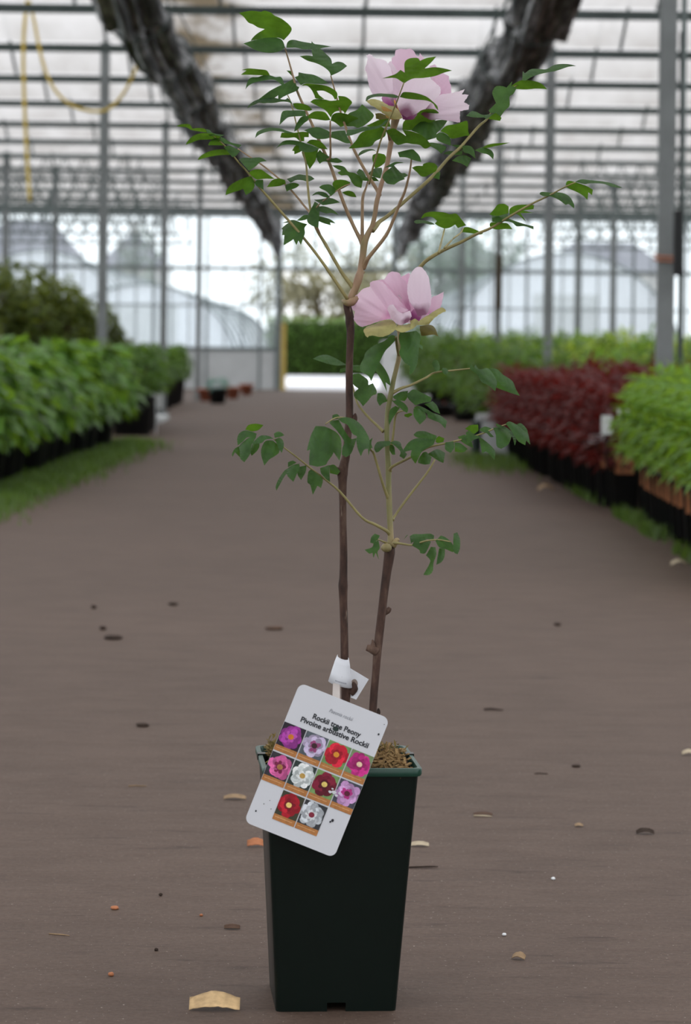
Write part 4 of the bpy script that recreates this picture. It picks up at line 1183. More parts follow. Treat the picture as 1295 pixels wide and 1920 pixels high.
PXM = D0 / F
def blade(crop, txt, depth, kind, step=2.6, grid=4.5, slope=None, bulge=None, curl=0.0):
    """outline -> curved sheet at its own depth; returns an MB"""
    pts, tip = outline(crop, txt)
    poly = densify(pts, tip, step)
    if kind == 'p':
        jr = random.Random(len(txt)); poly = [p + Vector((jr.uniform(-.55, .55), jr.uniform(-.55, .55))) for p in poly]
    xs = [p[0] for p in poly]; ys = [p[1] for p in poly]
    x0, x1, y0, y1 = min(xs), max(xs), min(ys), max(ys)
    ext = max(x1 - x0, y1 - y0)
    g = max(grid, ext / 26)
    allp = [tuple(p) for p in poly]
    nb = len(allp)
    y = y0 + g / 2; row = 0
    while y < y1:
        x = x0 + (g / 2 if row % 2 else 0)
        while x < x1:
            if inside((x, y), poly) and min((x - q[0]) ** 2 + (y - q[1]) ** 2 for q in poly) > (g * .5) ** 2:
                allp.append((x, y))
            x += g
        y += g * .87; row += 1
    vo, _, fo, _, _, _ = delaunay_2d_cdt([Vector(p) for p in allp], [(i, (i + 1) % nb) for i in range(nb)], [], 1, 1e-4)
    if not fo:
        vo, _, fo, _, _, _ = delaunay_2d_cdt([Vector(p) for p in allp], [], [list(range(nb))], 1, 1e-4)
    B, T = Vector(pts[0]), Vector(pts[tip])
    ax = (T - B); L = max(ax.length, 1e-3); ax = ax / L
    nr = Vector((-ax.y, ax.x))
    halfw = max(abs((Vector(p) - B).dot(nr)) for p in pts) + 1e-3
    cy = sum(ys) / len(ys)
    if slope is None:
        m = max(.35, min(1.6, .5 * ext / max(y1 - y0, 4)))
        slope = {'t': m, 'u': -m, 'v': .85, 'p': 0}[kind]
    if bulge is None:
        bulge = {'t': -.24, 'u': .24, 'v': -.5}.get(kind, 0)
    vs, along, across, veins = [], [], [], []
    for q in vo:
        r = Vector(q) - B
        u = r.dot(ax) / L; v = r.dot(nr)
        w = min(1.0, abs(v) / halfw)
        d = slope * (cy - q[1]) * PXM
        d += bulge * halfw * PXM * (1 - w * w) * 1.6 + curl * u * u * L * PXM
        d += -0.10 * halfw * PXM * math.exp(-(v / (0.12 * halfw + .6)) ** 2) * (1 if bulge >= 0 else -1)
        rr = r.length / max(L, 1)
        an = math.atan2(v, u * L + .3 * L)
        d += (.018 if kind != 'p' else .012 + .03 * u * u) * L * PXM * math.sin(an * 9 + u * 5)
        Z = D0 + depth + d
        vs.append(at(q[0], q[1], Z))
        along.append(max(0, min(1.0, max(u, rr * .8)))); across.append(abs(v) / 20.0 if abs(v) < 20 else 1.0)
        veins.append(.5 + .5 * math.sin((u * L - abs(v) * .75) * 1.05) if kind in 'tuv' else .5 + .5 * math.sin(an * 46))
    b = MB()
    b.add(vs, [tuple(f) for f in fo])
    b.attr = {'along': along, 'across': across, 'veins': veins}
    return b

pot_c = at(627 - 6, 1897, 3.2 + .072); pot_c.z = 0
PX = pot_c
hero = empty('potted_peony', (PX.x, PX.y, 0))
tag(hero, 'tree peony with two pale pink flowers in a dark green square pot', 'potted plant')
HO = hero.location.copy()

# ---- pot
M['potgreen'] = plain('dark_green_plastic', (6, 18, 14), .33, .28, 0, .08, 30)
M['potrim'] = plain('green_plastic_rim', (24, 62, 50), .4, .5, 0, .08, 30)
TH = math.radians(-4.6)
def P3(x, y, z):   # pot frame: x right, y away, turned by TH
    return Vector((PX.x + x * math.cos(TH) + y * math.sin(TH), PX.y + y * math.cos(TH) - x * math.sin(TH), z))
PHT = at(637, 1441, 3.2 - .02).z
W0, W1, WR = .1420, .179, .1875
tilt_x = at(637, 1441, 3.2).x - at(627, 1897, 3.2).x      # the pot leans a touch
def pring(w, z, rr=.007, extra=None):
    h = w / 2; pts = []
    c = h - rr
    def arc(sx, sy, a0):
        for k in range(5):
            a = a0 + PI / 2 * k / 4
            pts.append((sx * c + rr * math.cos(a), sy * c + rr * math.sin(a)))
    arc(1, 1, 0); arc(-1, 1, PI / 2); arc(-1, -1, PI)
    for f in (-.55, -.28, -.17, .0, .17, .28, .5):   # points along the front, for the notch
        pts.append((f * c, -h))
    arc(1, -1, 1.5 * PI)
    sh = tilt_x * z / PHT
    return [P3(x + sh, y, z) for x, y in pts]
body = MB()
zs = [(W0, 0), (W0 + .0015, .0105), (W0 + .004, .03), ((W0 + W1) / 2, PHT * .5), (W1, PHT - .0085)]
rings = [pring(w, z) for w, z in zs]
n = len(rings[0])
vs = [p for r in rings for p in r]; fs = []
fr = 15   # first of the seven front points
for i in range(len(rings) - 1):
    for k in range(n):
        if i == 0 and fr + 2 <= k < fr + 4:
            continue
        fs.append((i * n + k, i * n + (k + 1) % n, (i + 1) * n + (k + 1) % n, (i + 1) * n + k))
inner = [pring(W1 - .006, PHT - .0085, .006), pring((W0 + W1) / 2 - .006, PHT * .5, .006), pring(W0 - .002, .0105, .006)]
o0 = len(vs); vs += [p for r in inner for p in r]
for k in range(n):
    fs.append(((len(rings) - 1) * n + k, (len(rings) - 1) * n + (k + 1) % n, o0 + (k + 1) % n, o0 + k))
for i in range(2):
    for k in range(n):
        fs.append((o0 + i * n + k, o0 + i * n + (k + 1) % n, o0 + (i + 1) * n + (k + 1) % n, o0 + (i + 1) * n + k))
fs.append(tuple(o0 + 2 * n + k for k in range(n)))
body.add(vs, fs)
pot = sharp(body.build('pot', M['potgreen'], hero, origin=HO), 40)
rim = MB()
rr = [pring(W1 - .001, PHT - .0095), pring(WR - .002, PHT - .0095, .010), pring(WR, PHT - .0075, .010), pring(WR, PHT - .001, .010), pring(WR - .002, PHT, .010), pring(WR - .010, PHT, .008), pring(WR - .012, PHT - .002, .007), pring(WR - .014, PHT - .02, .007)]
vs = [p for r in rr for p in r]; fs = []
for i in range(len(rr) - 1):
    for k in range(n):
        fs.append((i * n + k, i * n + (k + 1) % n, (i + 1) * n + (k + 1) % n, (i + 1) * n + k))
rim.add(vs, fs)
ro = sharp(rim.build('rim', M['potrim'], pot, origin=HO), 50); ro['label'] = 'green turned-out rim'
# clip notches on the rim sides
for sx in (-1, 1):
    nb_ = MB(); sh = tilt_x
    a = [P3(sx * (WR / 2 - .009) + sh, .012, PHT - .006), P3(sx * (WR / 2 + .001) + sh, .012, PHT - .006), P3(sx * (WR / 2 + .001) + sh, .026, PHT - .006), P3(sx * (WR / 2 - .009) + sh, .026, PHT - .006)]
    nb_.add(a + [p + Vector((0, 0, .0075)) for p in a], [(0, 3, 2, 1), (4, 5, 6, 7), (0, 1, 5, 4), (1, 2, 6, 5), (2, 3, 7, 6), (3, 0, 4, 7)])
    nb_.build('rim_clip', M['potgreen'], pot, origin=HO, smooth=False)

# ---- soil with moss and bark bits
M['soil'] = plain('peaty_soil', (66, 50, 40), .95, .1, 0, .5, 90, .8)
M['mulch'] = plain('dry_mulch', (132, 108, 74), .9, .1, 0, .45, 160, .4)
M['moss'] = leafmat('moss', (118, 102, 66), (120, 108, 60), .3, .8, .1, .4, 90)
rng = random.Random(4)
s = MB(); g = 22; hw = W1 / 2 - .008; vs, fs = [], []
for j in range(g + 1):
    for i in range(g + 1):
        x = -hw + 2 * hw * i / g; y = -hw + 2 * hw * j / g
        e = max(abs(x), abs(y)) / hw
        z = PHT - .014 + .022 * max(0, 1 - ((x - .02) / hw) ** 2 * .7) * max(0, 1 - (y / hw) ** 2) + rng.uniform(-.003, .004)
        if x < -.03: z += .014 * max(0, 1 - ((x + .075) / .035) ** 2) * (1 if y > -.05 else .3)
        vs.append(P3(x + tilt_x, y, z))
for j in range(g):
    for i in range(g):
        a = j * (g + 1) + i
        fs.append((a, a + 1, a + g + 2, a + g + 1))
s.add(vs, fs)
so = s.build('soil', M['soil'], hero, origin=HO)
ml = MB(); ms = MB()
def soilz(x, y):
    z = PHT - .014 + .022 * max(0, 1 - ((x - .02) / hw) ** 2 * .7) * max(0, 1 - (y / hw) ** 2)
    if x < -.03: z += .014 * max(0, 1 - ((x + .075) / .035) ** 2) * (1 if y > -.05 else .3)
    return z
for _ in range(520):
    x = rng.uniform(-hw, hw); y = rng.uniform(-hw, hw)
    if rng.random() < .4: x = rng.uniform(.02, hw * .95); y = rng.uniform(-hw, 0)
    p = P3(x + tilt_x, y, soilz(x, y) + rng.uniform(0, .005))
    l = rng.uniform(.004, .014); d = Vector((rng.uniform(-1, 1), rng.uniform(-1, 1), rng.uniform(-.2, .5))).normalized() * l
    ml.bar(p, p + d, rng.uniform(.0015, .004), rng.uniform(.001, .002))
ml.build('mulch', M['mulch'], so, origin=HO, smooth=False)['kind'] = 'stuff'
def mp(rng):
    if rng.random() < .72:
        x = -hw * .98 + abs(rng.gauss(0, .012)); y = rng.uniform(-hw, hw * .8)
    else:
        x = rng.uniform(.02, hw); y = rng.uniform(-hw * .3, hw)
    return P3(x + tilt_x, y, soilz(x, y) + abs(rng.gauss(0, .005))), (rng.uniform(-.6, .6), rng.uniform(-.6, .2), 1)
leaf_quads(ms, rng, 620, mp, .010, .3, droop=-.15)
ms.build('moss', M['moss'], so, origin=HO)['kind'] = 'stuff'

# ---- woody stems
def pxtube(mb, spec, d0=0.0, d1=0.0, n=12, smooth=5, wob=0):
    pts, rad = [], []
    N = len(spec) - 1
    for i, (x, y, r) in enumerate(spec):
        t = i / N
        pts.append(at(x, y, D0 + d0 * (1 - t) + d1 * t)); rad.append(r * PXM if wob else r * .00080)
    mb.tube(pts, rad, n=n, smooth=smooth)
    return mb
s1 = [(644, 1432, 8.2), (647, 1330, 8.2), (648, 1300, 8.5), (646, 1240, 7.6), (645, 1180, 7.4), (643.5, 1130, 7.6), (643, 1098, 9.0), (643.5, 1080, 7.6), (644, 1040, 7.2), (643, 990, 6.8), (642.5, 940, 6.8), (642, 905, 8.2), (642, 888, 10.2), (645, 870, 8.6), (649, 850, 7.6), (653, 800, 7.0), (655, 775, 7.0), (654.5, 700, 6.8), (656, 650, 6.8), (657, 620, 7.6), (655.5, 605, 8.4), (655, 592, 8.0), (651, 575, 7.4), (650, 562, 7.0)]
b = MB(); pxtube(b, s1, wob=1, n=14)
b.tube([at(656, 792, D0), at(664, 785, D0), at(666, 775, D0 - .003)], [.003, .0042, .0008], n=8)
b.tube([at(640, 888, D0), at(632, 880, D0 - .004), at(630, 876, D0 - .004)], [.006, .004, .001], n=8)
b.tube([at(656, 1300, D0), at(664, 1290, D0), at(662, 1278, D0)], [.005, .005, .001], n=8)
w1 = b.build('woody_stem', M['bark'], hero, origin=HO)
w1['label'] = 'taller dark woody stem with pale peeling streaks'
s2 = [(696, 1432, 8.4), (699, 1330, 7.4), (704, 1265, 7.2), (707, 1225, 8.0), (709, 1205, 8.2), (716, 1145, 8.0), (720, 1110, 8.0), (725, 1072, 8.6), (728, 1052, 9.6), (730, 1036, 10.4), (731, 1026, 9.0)]
b = MB(); pxtube(b, s2, d0=-.012, d1=0, wob=1, n=14)
b.tube([at(706, 1222, D0 - .01), at(696, 1217, D0 - .012), at(687, 1214, D0 - .012)], [.006, .0052, .004], n=8)
b.tube([at(698, 1217, D0 - .012), at(699, 1208, D0 - .012), at(698, 1199, D0 - .012)], [.0045, .003, .0005], n=8)
b.tube([at(718, 1148, D0), at(727, 1144, D0), at(731, 1139, D0)], [.005, .004, .002], n=8)
b.tube([at(703, 1340, D0), at(709, 1335, D0), at(709, 1328, D0)], [.004, .003, .0008], n=8)
w2 = b.build('woody_stem', M['bark'], hero, origin=HO); w2['label'] = 'shorter leaning woody stem with a snapped side stub'

# ---- green shoots
g1 = [(656, 566, 7.6), (661, 552, 7.6), (666, 540, 7.2), (671, 525, 8.2), (674, 515, 7.8), (676, 506, 6.4), (680, 480, 6.4), (683, 455, 6.8), (690, 438, 5.4), (698, 422, 4.6), (703, 400, 4.4), (706, 379, 4.6), (715, 345, 4.2), (725, 311, 4.4), (731, 277, 5.0), (735, 255, 5.4), (738, 238, 6.4), (741, 224, 8.0), (742, 214, 9.0)]
b = MB(); pxtube(b, g1, d0=0, d1=0.0, wob=1, n=14)
b.tube([at(642, 563, D0 - .006), at(650, 568, D0 - .012), at(660, 566, D0 - .012), at(672, 556, D0 - .008)], [.0015, .004, .005, .0015], n=10)
b.tube([at(680, 512, D0), at(684, 509, D0)], [.002, .0005], n=6)
b.build('green_shoot', M['shoot1'], hero, origin=HO)['label'] = 'pinkish brown upper shoot carrying the top flower'
g2 = [(731, 1030, 8.0), (732, 1016, 6.6), (732, 1000, 5.6), (730, 960, 5.6), (729, 935, 5.8), (728, 900, 5.4), (728, 875, 5.8), (726, 840, 5.0), (725, 810, 5.0), (727, 770, 5.2), (732, 742, 5.0), (737, 715, 4.6), (743, 690, 4.4), (748, 668, 4.6), (751, 645, 5.4), (752, 628, 7.5), (752, 618, 9.0)]
b = MB(); pxtube(b, g2, d0=0, d1=0.0, wob=1, n=14)
b.blob(at(724, 1027, D0 - .012), (.0066, .006, .0055), n=10)
b.tube([at(736, 1024, D0 - .004), at(744, 1013, D0 - .006), at(748, 1014, D0 - .006)], [.004, .0035, .001], n=8)
b.build('green_shoot', M['shoot2'], hero, origin=HO)['label'] = 'yellow-green lower shoot carrying the second flower'

# ---- leaves
rng = random.Random(9)
for L in LEAVES:
    b = MB()
    d0 = L.get('d0', 0.0)
    if L['stalk'][0][:2] in ((833, 465), (822, 474)): d0 = -.03
    pxtube(b, L['stalk'], d0=d0, d1=L['d'], n=8, smooth=4)
    y0_ = L['stalk'][0][1]
    lo = b.build('leaf', M['stemyel'] if L.get('m') or y0_ > 540 or L['stalk'][0][0] > 700 and y0_ > 400 else M['stemred'], hero, origin=HO)
    for bl in L['blades']:
        ex = bl[3] if len(bl) > 3 else 0.0
        kind = bl[1]
        # where along the stalk the leaflet sits: depth follows the stalk
        pts, tip = outline(bl[0], bl[2])
        B = Vector(pts[0]); N = len(L['stalk']) - 1
        best = min(range(N + 1), key=lambda i: (L['stalk'][i][0] - B.x) ** 2 + (L['stalk'][i][1] - B.y) ** 2)
        t = best / N
        dep = d0 * (1 - t) + L['d'] * t
        blade(bl[0], bl[2], dep + ex + rng.uniform(-.004, .004), kind).build('leaflet', M['leaf'], lo, origin=HO)

# ---- flowers: petals in outline, each cupped and at its own depth
def flower(name, label, items):
    root = items[0][0]
    first = None
    for (crop, txt, dep, mat, slope, bulge, nm) in items:
        b = blade(crop, txt, dep, 'p', slope=slope, bulge=bulge, grid=4.0)
        if first is None:
            first = b.build('flower', M[mat], hero, origin=HO); first['label'] = label
        else:
            b.build(nm, M[mat], first, origin=HO)
    return first
f2 = flower('flower', 'lower pale pink double flower', [
 ('M','800,640 880,560 1000,520 980,640 900,700 800,720 700,700 640,640 700,560*', .012, 'petal', .2, .5, 'petal'),
 ('M','800,680 700,560 740,320 900,260* 1000,450 1020,600 900,720', .030, 'petalpink', .1, .3, 'petal'),
 ('M','800,700 780,640 830,560 890,540* 930,620 900,690', .010, 'petaldark', .1, .1, 'petal'),
 ('M','620,640 500,560 330,250 480,215 600,330 700,440* 770,560', .020, 'petalpink', -.1, .45, 'petal'),
 ('M','780,600 700,440 590,330 490,220 550,130 600,118* 670,140 700,200 750,240 770,420 800,560', .014, 'petalclean', -.3, .5, 'petal'),
 ('M','760,560 720,300 690,180 740,155 785,130* 800,200 790,400', .026, 'petalpink', -.2, .4, 'petal'),
 ('M','330,500 190,520 150,580 105,530 100,470 150,400 195,380* 260,420', .010, 'petalclean', .15, -.5, 'petal'),
 ('M','660,640 520,540 440,440 370,380 330,290 330,240 400,222 480,240* 560,330 660,440 760,560', .000, 'petalclean', .25, -.4, 'petal'),
 ('M','570,665 480,680 330,730 230,755 150,690 145,630 165,520 200,430* 190,385 250,320 330,290 400,390 530,560', -.020, 'petalclean', .3, -.75, 'petal'),
 ('M','880,640 850,560 790,470 765,380 765,260 790,160 840,90 885,60* 940,80 1000,170 1025,280 1040,430 1020,540 980,610', -.006, 'petal', .25, -.55, 'petal'),
 ('M','970,620 1040,430 1110,390 1185,350* 1170,430 1140,540 1060,590', .006, 'petalclean', .2, -.3, 'petal'),
 ('M','770,700 680,740 600,690 550,640 525,570 550,510 600,498* 640,560 700,600 790,570 810,620 800,660', -.036, 'petal', .3, -.8, 'petal'),
 ('M','590,575 600,498 690,530 775,560* 740,585 680,590', -.046, 'petalclean', -.4, .2, 'petal'),
 ('M','640,760 610,700 550,672 460,690 370,730 300,750 258,790 265,840 300,885* 340,860 480,872 590,822', -.034, 'sepal', .9, -1.1, 'sepal'),
 ('M','780,800 700,822 620,790 660,740 760,730 830,700 870,720 840,770', -.040, 'sepal', .9, -.9, 'sepal'),
 ('M','790,790 800,720 785,690 850,665* 900,690 870,740 840,770', -.046, 'sepal', .8, -.8, 'sepal'),
 ('M','870,740 900,690 1000,620 1100,560 1160,530 1205,560* 1205,582 1150,600 1050,680 1000,730', -.030, 'sepal', .9, -.9, 'sepal'),
 ('M','900,750 1020,735 1080,770 1120,872* 1060,850 920,862', -.014, 'sepaldark', .7, -.8, 'sepal'),
])
f1 = flower('flower', 'upper pale pink ruffled flower', [
 ('F','500,800 400,640 300,580 280,640 380,740 480,820* 640,830 640,760', .022, 'petal', .3, .5, 'petal'),
 ('F','400,770 300,690 262,610 330,560 440,580* 440,760', .012, 'petaldark', .2, .1, 'petal'),
 ('F','500,850 480,780 540,745 640,730* 660,800 600,850', -.024, 'petaldark', .2, -.1, 'petal'),
 ('F','470,700 400,450 370,300 380,170 410,150 420,90 480,65 520,72 600,72 650,140 680,160 685,115 730,165* 740,300 640,420 560,600', .030, 'petalclean', -.25, .5, 'petal'),
 ('F','450,720 390,580 385,330 330,240 360,200 420,280 520,420 500,560', .016, 'petal', -.1, .3, 'petal'),
 ('F','410,700 330,600 210,600 150,540 120,450 100,330 80,300 110,180 95,140* 150,130 190,170 290,190 340,240 380,330 390,450 395,590', -.006, 'petal', .25, -.6, 'petal'),
 ('F','860,620 830,430 800,380 830,340 790,260* 850,240 940,330 1010,370 1010,410 1030,480 1035,570 950,600', .022, 'petalclean', -.2, .4, 'petal'),
 ('F','540,825 470,770 430,640 470,520 520,430 620,395 750,380 830,420 915,490* 915,560 860,620 760,700 640,790', -.020, 'petal', .35, -.7, 'petal'),
 ('F','700,790 830,640 900,580 1040,555 1120,535 1185,515 1150,570 1230,575 1175,655 1235,690* 1225,740 1130,755 1130,883 1050,870 900,850 800,850', -.008, 'petal', .2, -.5, 'petal'),
 ('F','560,830 640,780 760,690 870,680 900,760 880,840* 700,850', .004, 'petal', .2, -.3, 'petal'),
 ('F','500,835 430,720 340,690 250,640 170,620 95,640* 130,680 200,720 270,770 340,820 430,848', -.026, 'sepal', .8, -.9, 'sepal'),
 ('F','500,832 400,765 330,720 262,700* 290,770 330,830 420,852', -.034, 'sepalbrown', .5, -.5, 'sepal'),
 ('G','640,330 560,330 500,310 490,250* 560,250 640,300', .0, 'sepaldark', .4, -.4, 'sepal'),
])
for f, c in ((f1, at(752, 200, D0 + .012)),):
    st = MB(); rng2 = random.Random(2)
    for _ in range(60):
        a = rng2.uniform(0, 6.28); r = rng2.uniform(.001, .006)
        p = c + Vector((r * math.cos(a), r * math.sin(a), 0)); q = p + Vector((.4 * r * math.cos(a), .4 * r * math.sin(a), rng2.uniform(.002, .006)))
        st.tube([p - Vector((0, 0, .01)), q], .0004, n=4, smooth=1, cap=False); st.blob(q, (.001, .001, .0024), n=4)
    st.build('stamens', M['stamen'], f, origin=HO)['kind'] = 'stuff'

# ================================================================ the label
M['card'] = plain('label_card', (208, 210, 216), .38, .4, 0, .02, 10)
M['ink'] = plain('label_ink', (40, 42, 48), .5, .3)
M['greyink'] = plain('grey_ink', (130, 134, 142), .5, .3)
lab = empty('plant_label', at(596, 1445, 3.18)); LO = lab.location.copy()
tag(lab, 'white plastic plant label with ten flower pictures hanging tilted on the dark green pot', 'label')
TLx, TLy = 562.0, 1280.0
ca, sa = math.cos(math.radians(21.86)), math.sin(math.radians(21.86))
CW, CH = 181.6, 281.0
def cpx(u, v):
    return TLx + u * ca - v * sa, TLy + u * sa + v * ca
def cz(py):   # the card leans back onto the rim
    return 3.158 + (1447 - py) * PXM * .05
def card3(u, v, lift=0.0):
    x, y = cpx(u, v)
    return at(x, y, cz(y) - lift)
def cardpoly(b, uv, lift, mi=0):
    b.add([card3(u, v, lift) for u, v in uv], [tuple(range(len(uv)))], mi)
def rrect(w, h, r, k=6):
    pts = []
    for cx_, cy_, a0 in ((r, r, PI), (w - r, r, 1.5 * PI), (w - r, h - r, 0), (r, h - r, .5 * PI)):
        for i in range(k + 1):
            a = a0 + PI / 2 * i / k
            pts.append((cx_ + r * math.cos(a), cy_ + r * math.sin(a)))
    return pts
b = MB()
# bend line across the card where it meets the rim is carried by a fine strip mesh
ol = rrect(CW, CH, 13)
grid = []
poly = []
for i in range(len(ol)):
    p, q = Vector(ol[i]), Vector(ol[(i + 1) % len(ol)])
    m = max(1, int((q - p).length / 12))
    for k in range(m):
        poly.append(p.lerp(q, k / m))
allp = [tuple(p) for p in poly]
for j in range(1, 24):
    for i in range(1, 15):
        allp.append((i * CW / 15, j * CH / 24))
nbp = len(poly)
vo, _, fo, _, _, _ = delaunay_2d_cdt([Vector(p) for p in allp], [(i, (i + 1) % nbp) for i in range(nbp)], [], 1, 1e-4)
front = [card3(p[0], p[1]) for p in vo]; back = [card3(p[0], p[1], -.0012) for p in vo]
nv = len(front)
b.add(front + back, [tuple(f) for f in fo] + [tuple(nv + i for i in reversed(f)) for f in fo] + [(i, (i + 1) % nbp, nv + (i + 1) % nbp, nv + i) for i in range(nbp)])
card = b.build('card', M['card'], lab, origin=LO, smooth=False)

def ptx(c):
    return plain('print_%02x%02x%02x' % c, c, .45, .3, 0, .18, 260)
INK = {}
def ink(c):
    if c not in INK: INK[c] = ptx(c)
    return INK[c]
cols = [(0.5, 44.5), (46.5, 90), (92, 136), (138, 181.2)]
rows = [(78, 134), (137, 195), (198, 256)]
brown = (176, 118, 66)
#  (row, col, petal, dark petal, centre, background, petals, label)
PICS = [
 (0, 0, (156, 56, 150), (190, 84, 180), (206, 120, 40), (40, 34, 44), 9, 'magenta-purple flower picture'),
 (0, 1, (176, 164, 192), (150, 70, 120), (60, 34, 40), (84, 92, 100), 8, 'lilac flower picture with a dark heart'),
 (0, 2, (196, 28, 52), (150, 16, 36), (222, 150, 50), (110, 146, 90), 6, 'red flower picture on green'),
 (0, 3, (184, 40, 124), (150, 26, 96), (230, 200, 170), (120, 140, 100), 11, 'deep pink flower picture'),
 (1, 0, (204, 92, 152), (120, 30, 70), (170, 120, 70), (52, 50, 56), 8, 'pink flower picture with a dark heart'),
 (1, 1, (206, 214, 214), (226, 230, 230), (186, 150, 80), (46, 58, 56), 12, 'white flower picture on dark leaves'),
 (1, 2, (110, 18, 42), (80, 10, 30), (220, 196, 110), (116, 150, 92), 7, 'dark red flower picture'),
 (1, 3, (196, 150, 200), (180, 50, 130), (90, 30, 50), (70, 72, 84), 9, 'lilac-pink flower picture'),
 (2, 1, (170, 22, 40), (120, 12, 30), (236, 206, 120), (60, 60, 44), 8, 'crimson flower picture with a yellow heart'),
 (2, 2, (188, 194, 200), (210, 214, 218), (130, 40, 60), (54, 56, 60), 12, 'grey-white flower picture'),
]
rng = random.Random(12)
for (r, c, pc, dc, cc, bg, npet, lb) in PICS:
    u0, u1 = cols[c]; v0, v1 = rows[r]
    vb = v0 + (v1 - v0) * .80
    b = MB()
    mats = [ink(bg), ink(brown), ink(pc), ink(dc), ink(cc), ink((206, 160, 110))]
    cardpoly(b, [(u0, v0), (u1, v0), (u1, vb), (u0, vb)][::-1], .0005, 0)
    cardpoly(b, [(u0, vb), (u1, vb), (u1, v1), (u0, v1)][::-1], .0005, 1)
    cu, cv = (u0 + u1) / 2 + rng.uniform(-2, 2), (v0 + vb) / 2 + rng.uniform(-1, 1)
    R = min(u1 - u0, vb - v0) * .53
    lt = tuple(min(255, int(x * 1.12 + 8)) for x in pc); dk = tuple(int(x * .86) for x in pc)
    mats += [ink(lt), ink(dk)]
    clampu = lambda x: min(u1, max(u0, x)); clampv = lambda y: min(vb, max(v0, y))
    def pet(a, len_, wid, lift, mi, r0=.0):
        pts = []
        for k in range(14):
            t = 2 * PI * k / 14
            x = r0 + len_ * (.5 + .5 * math.cos(t)); y = wid * math.sin(t) * (.7 + .5 * (x / max(len_ + r0, .1))) * (1 + .08 * math.sin(5 * t + a * 3))
            pts.append((clampu(cu + x * math.cos(a) - y * math.sin(a)), clampv(cv + x * math.sin(a) + y * math.cos(a))))
        cardpoly(b, pts[::-1], lift, mi)
    lift = .0006
    for k in range(npet):
        a = 2 * PI * k / npet + rng.uniform(-.2, .2)
        pet(a, R * rng.uniform(.88, 1.12), R * 1.6 / npet + R * .2, lift, rng.choice((2, 6, 7))); lift += .00001
    for k in range(npet):
        a = 2 * PI * (k + .4) / npet + rng.uniform(-.25, .25)
        pet(a, R * rng.uniform(.66, .84), R * 1.2 / npet + R * .14, lift, rng.choice((6, 7, 2))); lift += .00001
    for k in range(npet):
        a = 2 * PI * (k + .5) / npet + rng.uniform(-.2, .2)
        pet(a, R * rng.uniform(.4, .58), R * .8 / npet + R * .06, lift, 3 if k % 3 else 7); lift += .00001
    for k in range(7):
        a = 2 * PI * k / 7
        pet(a, R * .38, R * .1, lift, 3); lift += .00001
    cardpoly(b, [(cu + R * .24 * math.cos(-t), cv + R * .22 * math.sin(-t)) for t in [2 * PI * k / 14 for k in range(14)]], lift + .00002, 4)
    # caption ruling on the brown strip
    cardpoly(b, [(u0 + 3, vb + 4.4), (u1 - 6, vb + 4.4), (u1 - 6, vb + 5.6), (u0 + 3, vb + 5.6)][::-1], .00056, 5)
    o = b.build('flower_picture', mats, card, origin=LO, smooth=False); o['label'] = lb

def cardtext(txt, cu, cv, width, cap, mat, weight=0.0, shear=0.0):
    cu_ = bpy.data.curves.new('lettering', 'FONT'); cu_.body = txt; cu_.size = 1.0; cu_.align_x = 'CENTER'
    cu_.offset = weight; cu_.shear = shear; cu_.resolution_u = 3
    ob = bpy.data.objects.new('lettering', cu_); C.objects.link(ob)
    bpy.context.view_layer.update()
    me = bpy.data.meshes.new_from_object(ob.evaluated_get(bpy.context.evaluated_depsgraph_get()))
    xs = [v.co.x for v in me.vertices]
    k = width / (max(xs) - min(xs)); x0 = (max(xs) + min(xs)) / 2
    ky = cap / .72
    b = MB()
    b.add([card3(cu + (v.co.x - x0) * k, cv - (v.co.y - .36) * ky, .0005) for v in me.vertices], [tuple(p.vertices) for p in me.polygons])
    bpy.data.objects.remove(ob); bpy.data.meshes.remove(me)
    b.build('printed_text', mat, card, origin=LO, smooth=False)
cardtext('Paeonia rockii', 94.5, 27, 47, 7.2, M['greyink'], .0, .25)
cardtext('Rockii tree Peony', 94.5, 48.3, 96, 10, M['ink'], .028)
cardtext('Pivoine arbustive Rockii', 95.5, 61.8, 136, 10, M['ink'], .028)
b = MB()
for k in range(3):
    a = .7 * k
    cardpoly(b, [(94.5 + 5.2 * math.cos(-t + a) * (1 + .25 * math.sin(3 * t + k)), 55.5 + 4.6 * math.sin(-t + a)) for t in [2 * PI * i / 12 for i in range(12)]], .0008 + k * .0006, 0)
b.build('peg', plain('dark_green_peg', (30, 46, 44), .5), card, origin=LO, smooth=False)
b = MB()
for u, v, r in ((173, 35, 1.8), (13, 254, 1.6), (153, 217, 2.6), (150, 221, 1.8), (22, 236, .9), (30, 226, .8), (38, 240, .8), (176, 14, .8)):
    cardpoly(b, [(u + r * math.cos(-t), v + r * 1.2 * math.sin(-t)) for t in [2 * PI * i / 8 for i in range(8)]], .0007, 0)
b.build('dirt_specks', M['ink'], card, origin=LO, smooth=False)
b = MB()
for u, v, r in ((136, 167, 4.6), (129, 169, 3.6), (142, 171, 3.2), (146, 165, 2.5), (131, 162, 2.2)):
    cardpoly(b, [(u + r * math.cos(-t) * (1 + .2 * math.sin(3 * t)), v + r * .7 * math.sin(-t)) for t in [2 * PI * i / 10 for i in range(10)]], .0011, 0)
b.build('white_splash', M['card'], card, origin=LO, smooth=False)

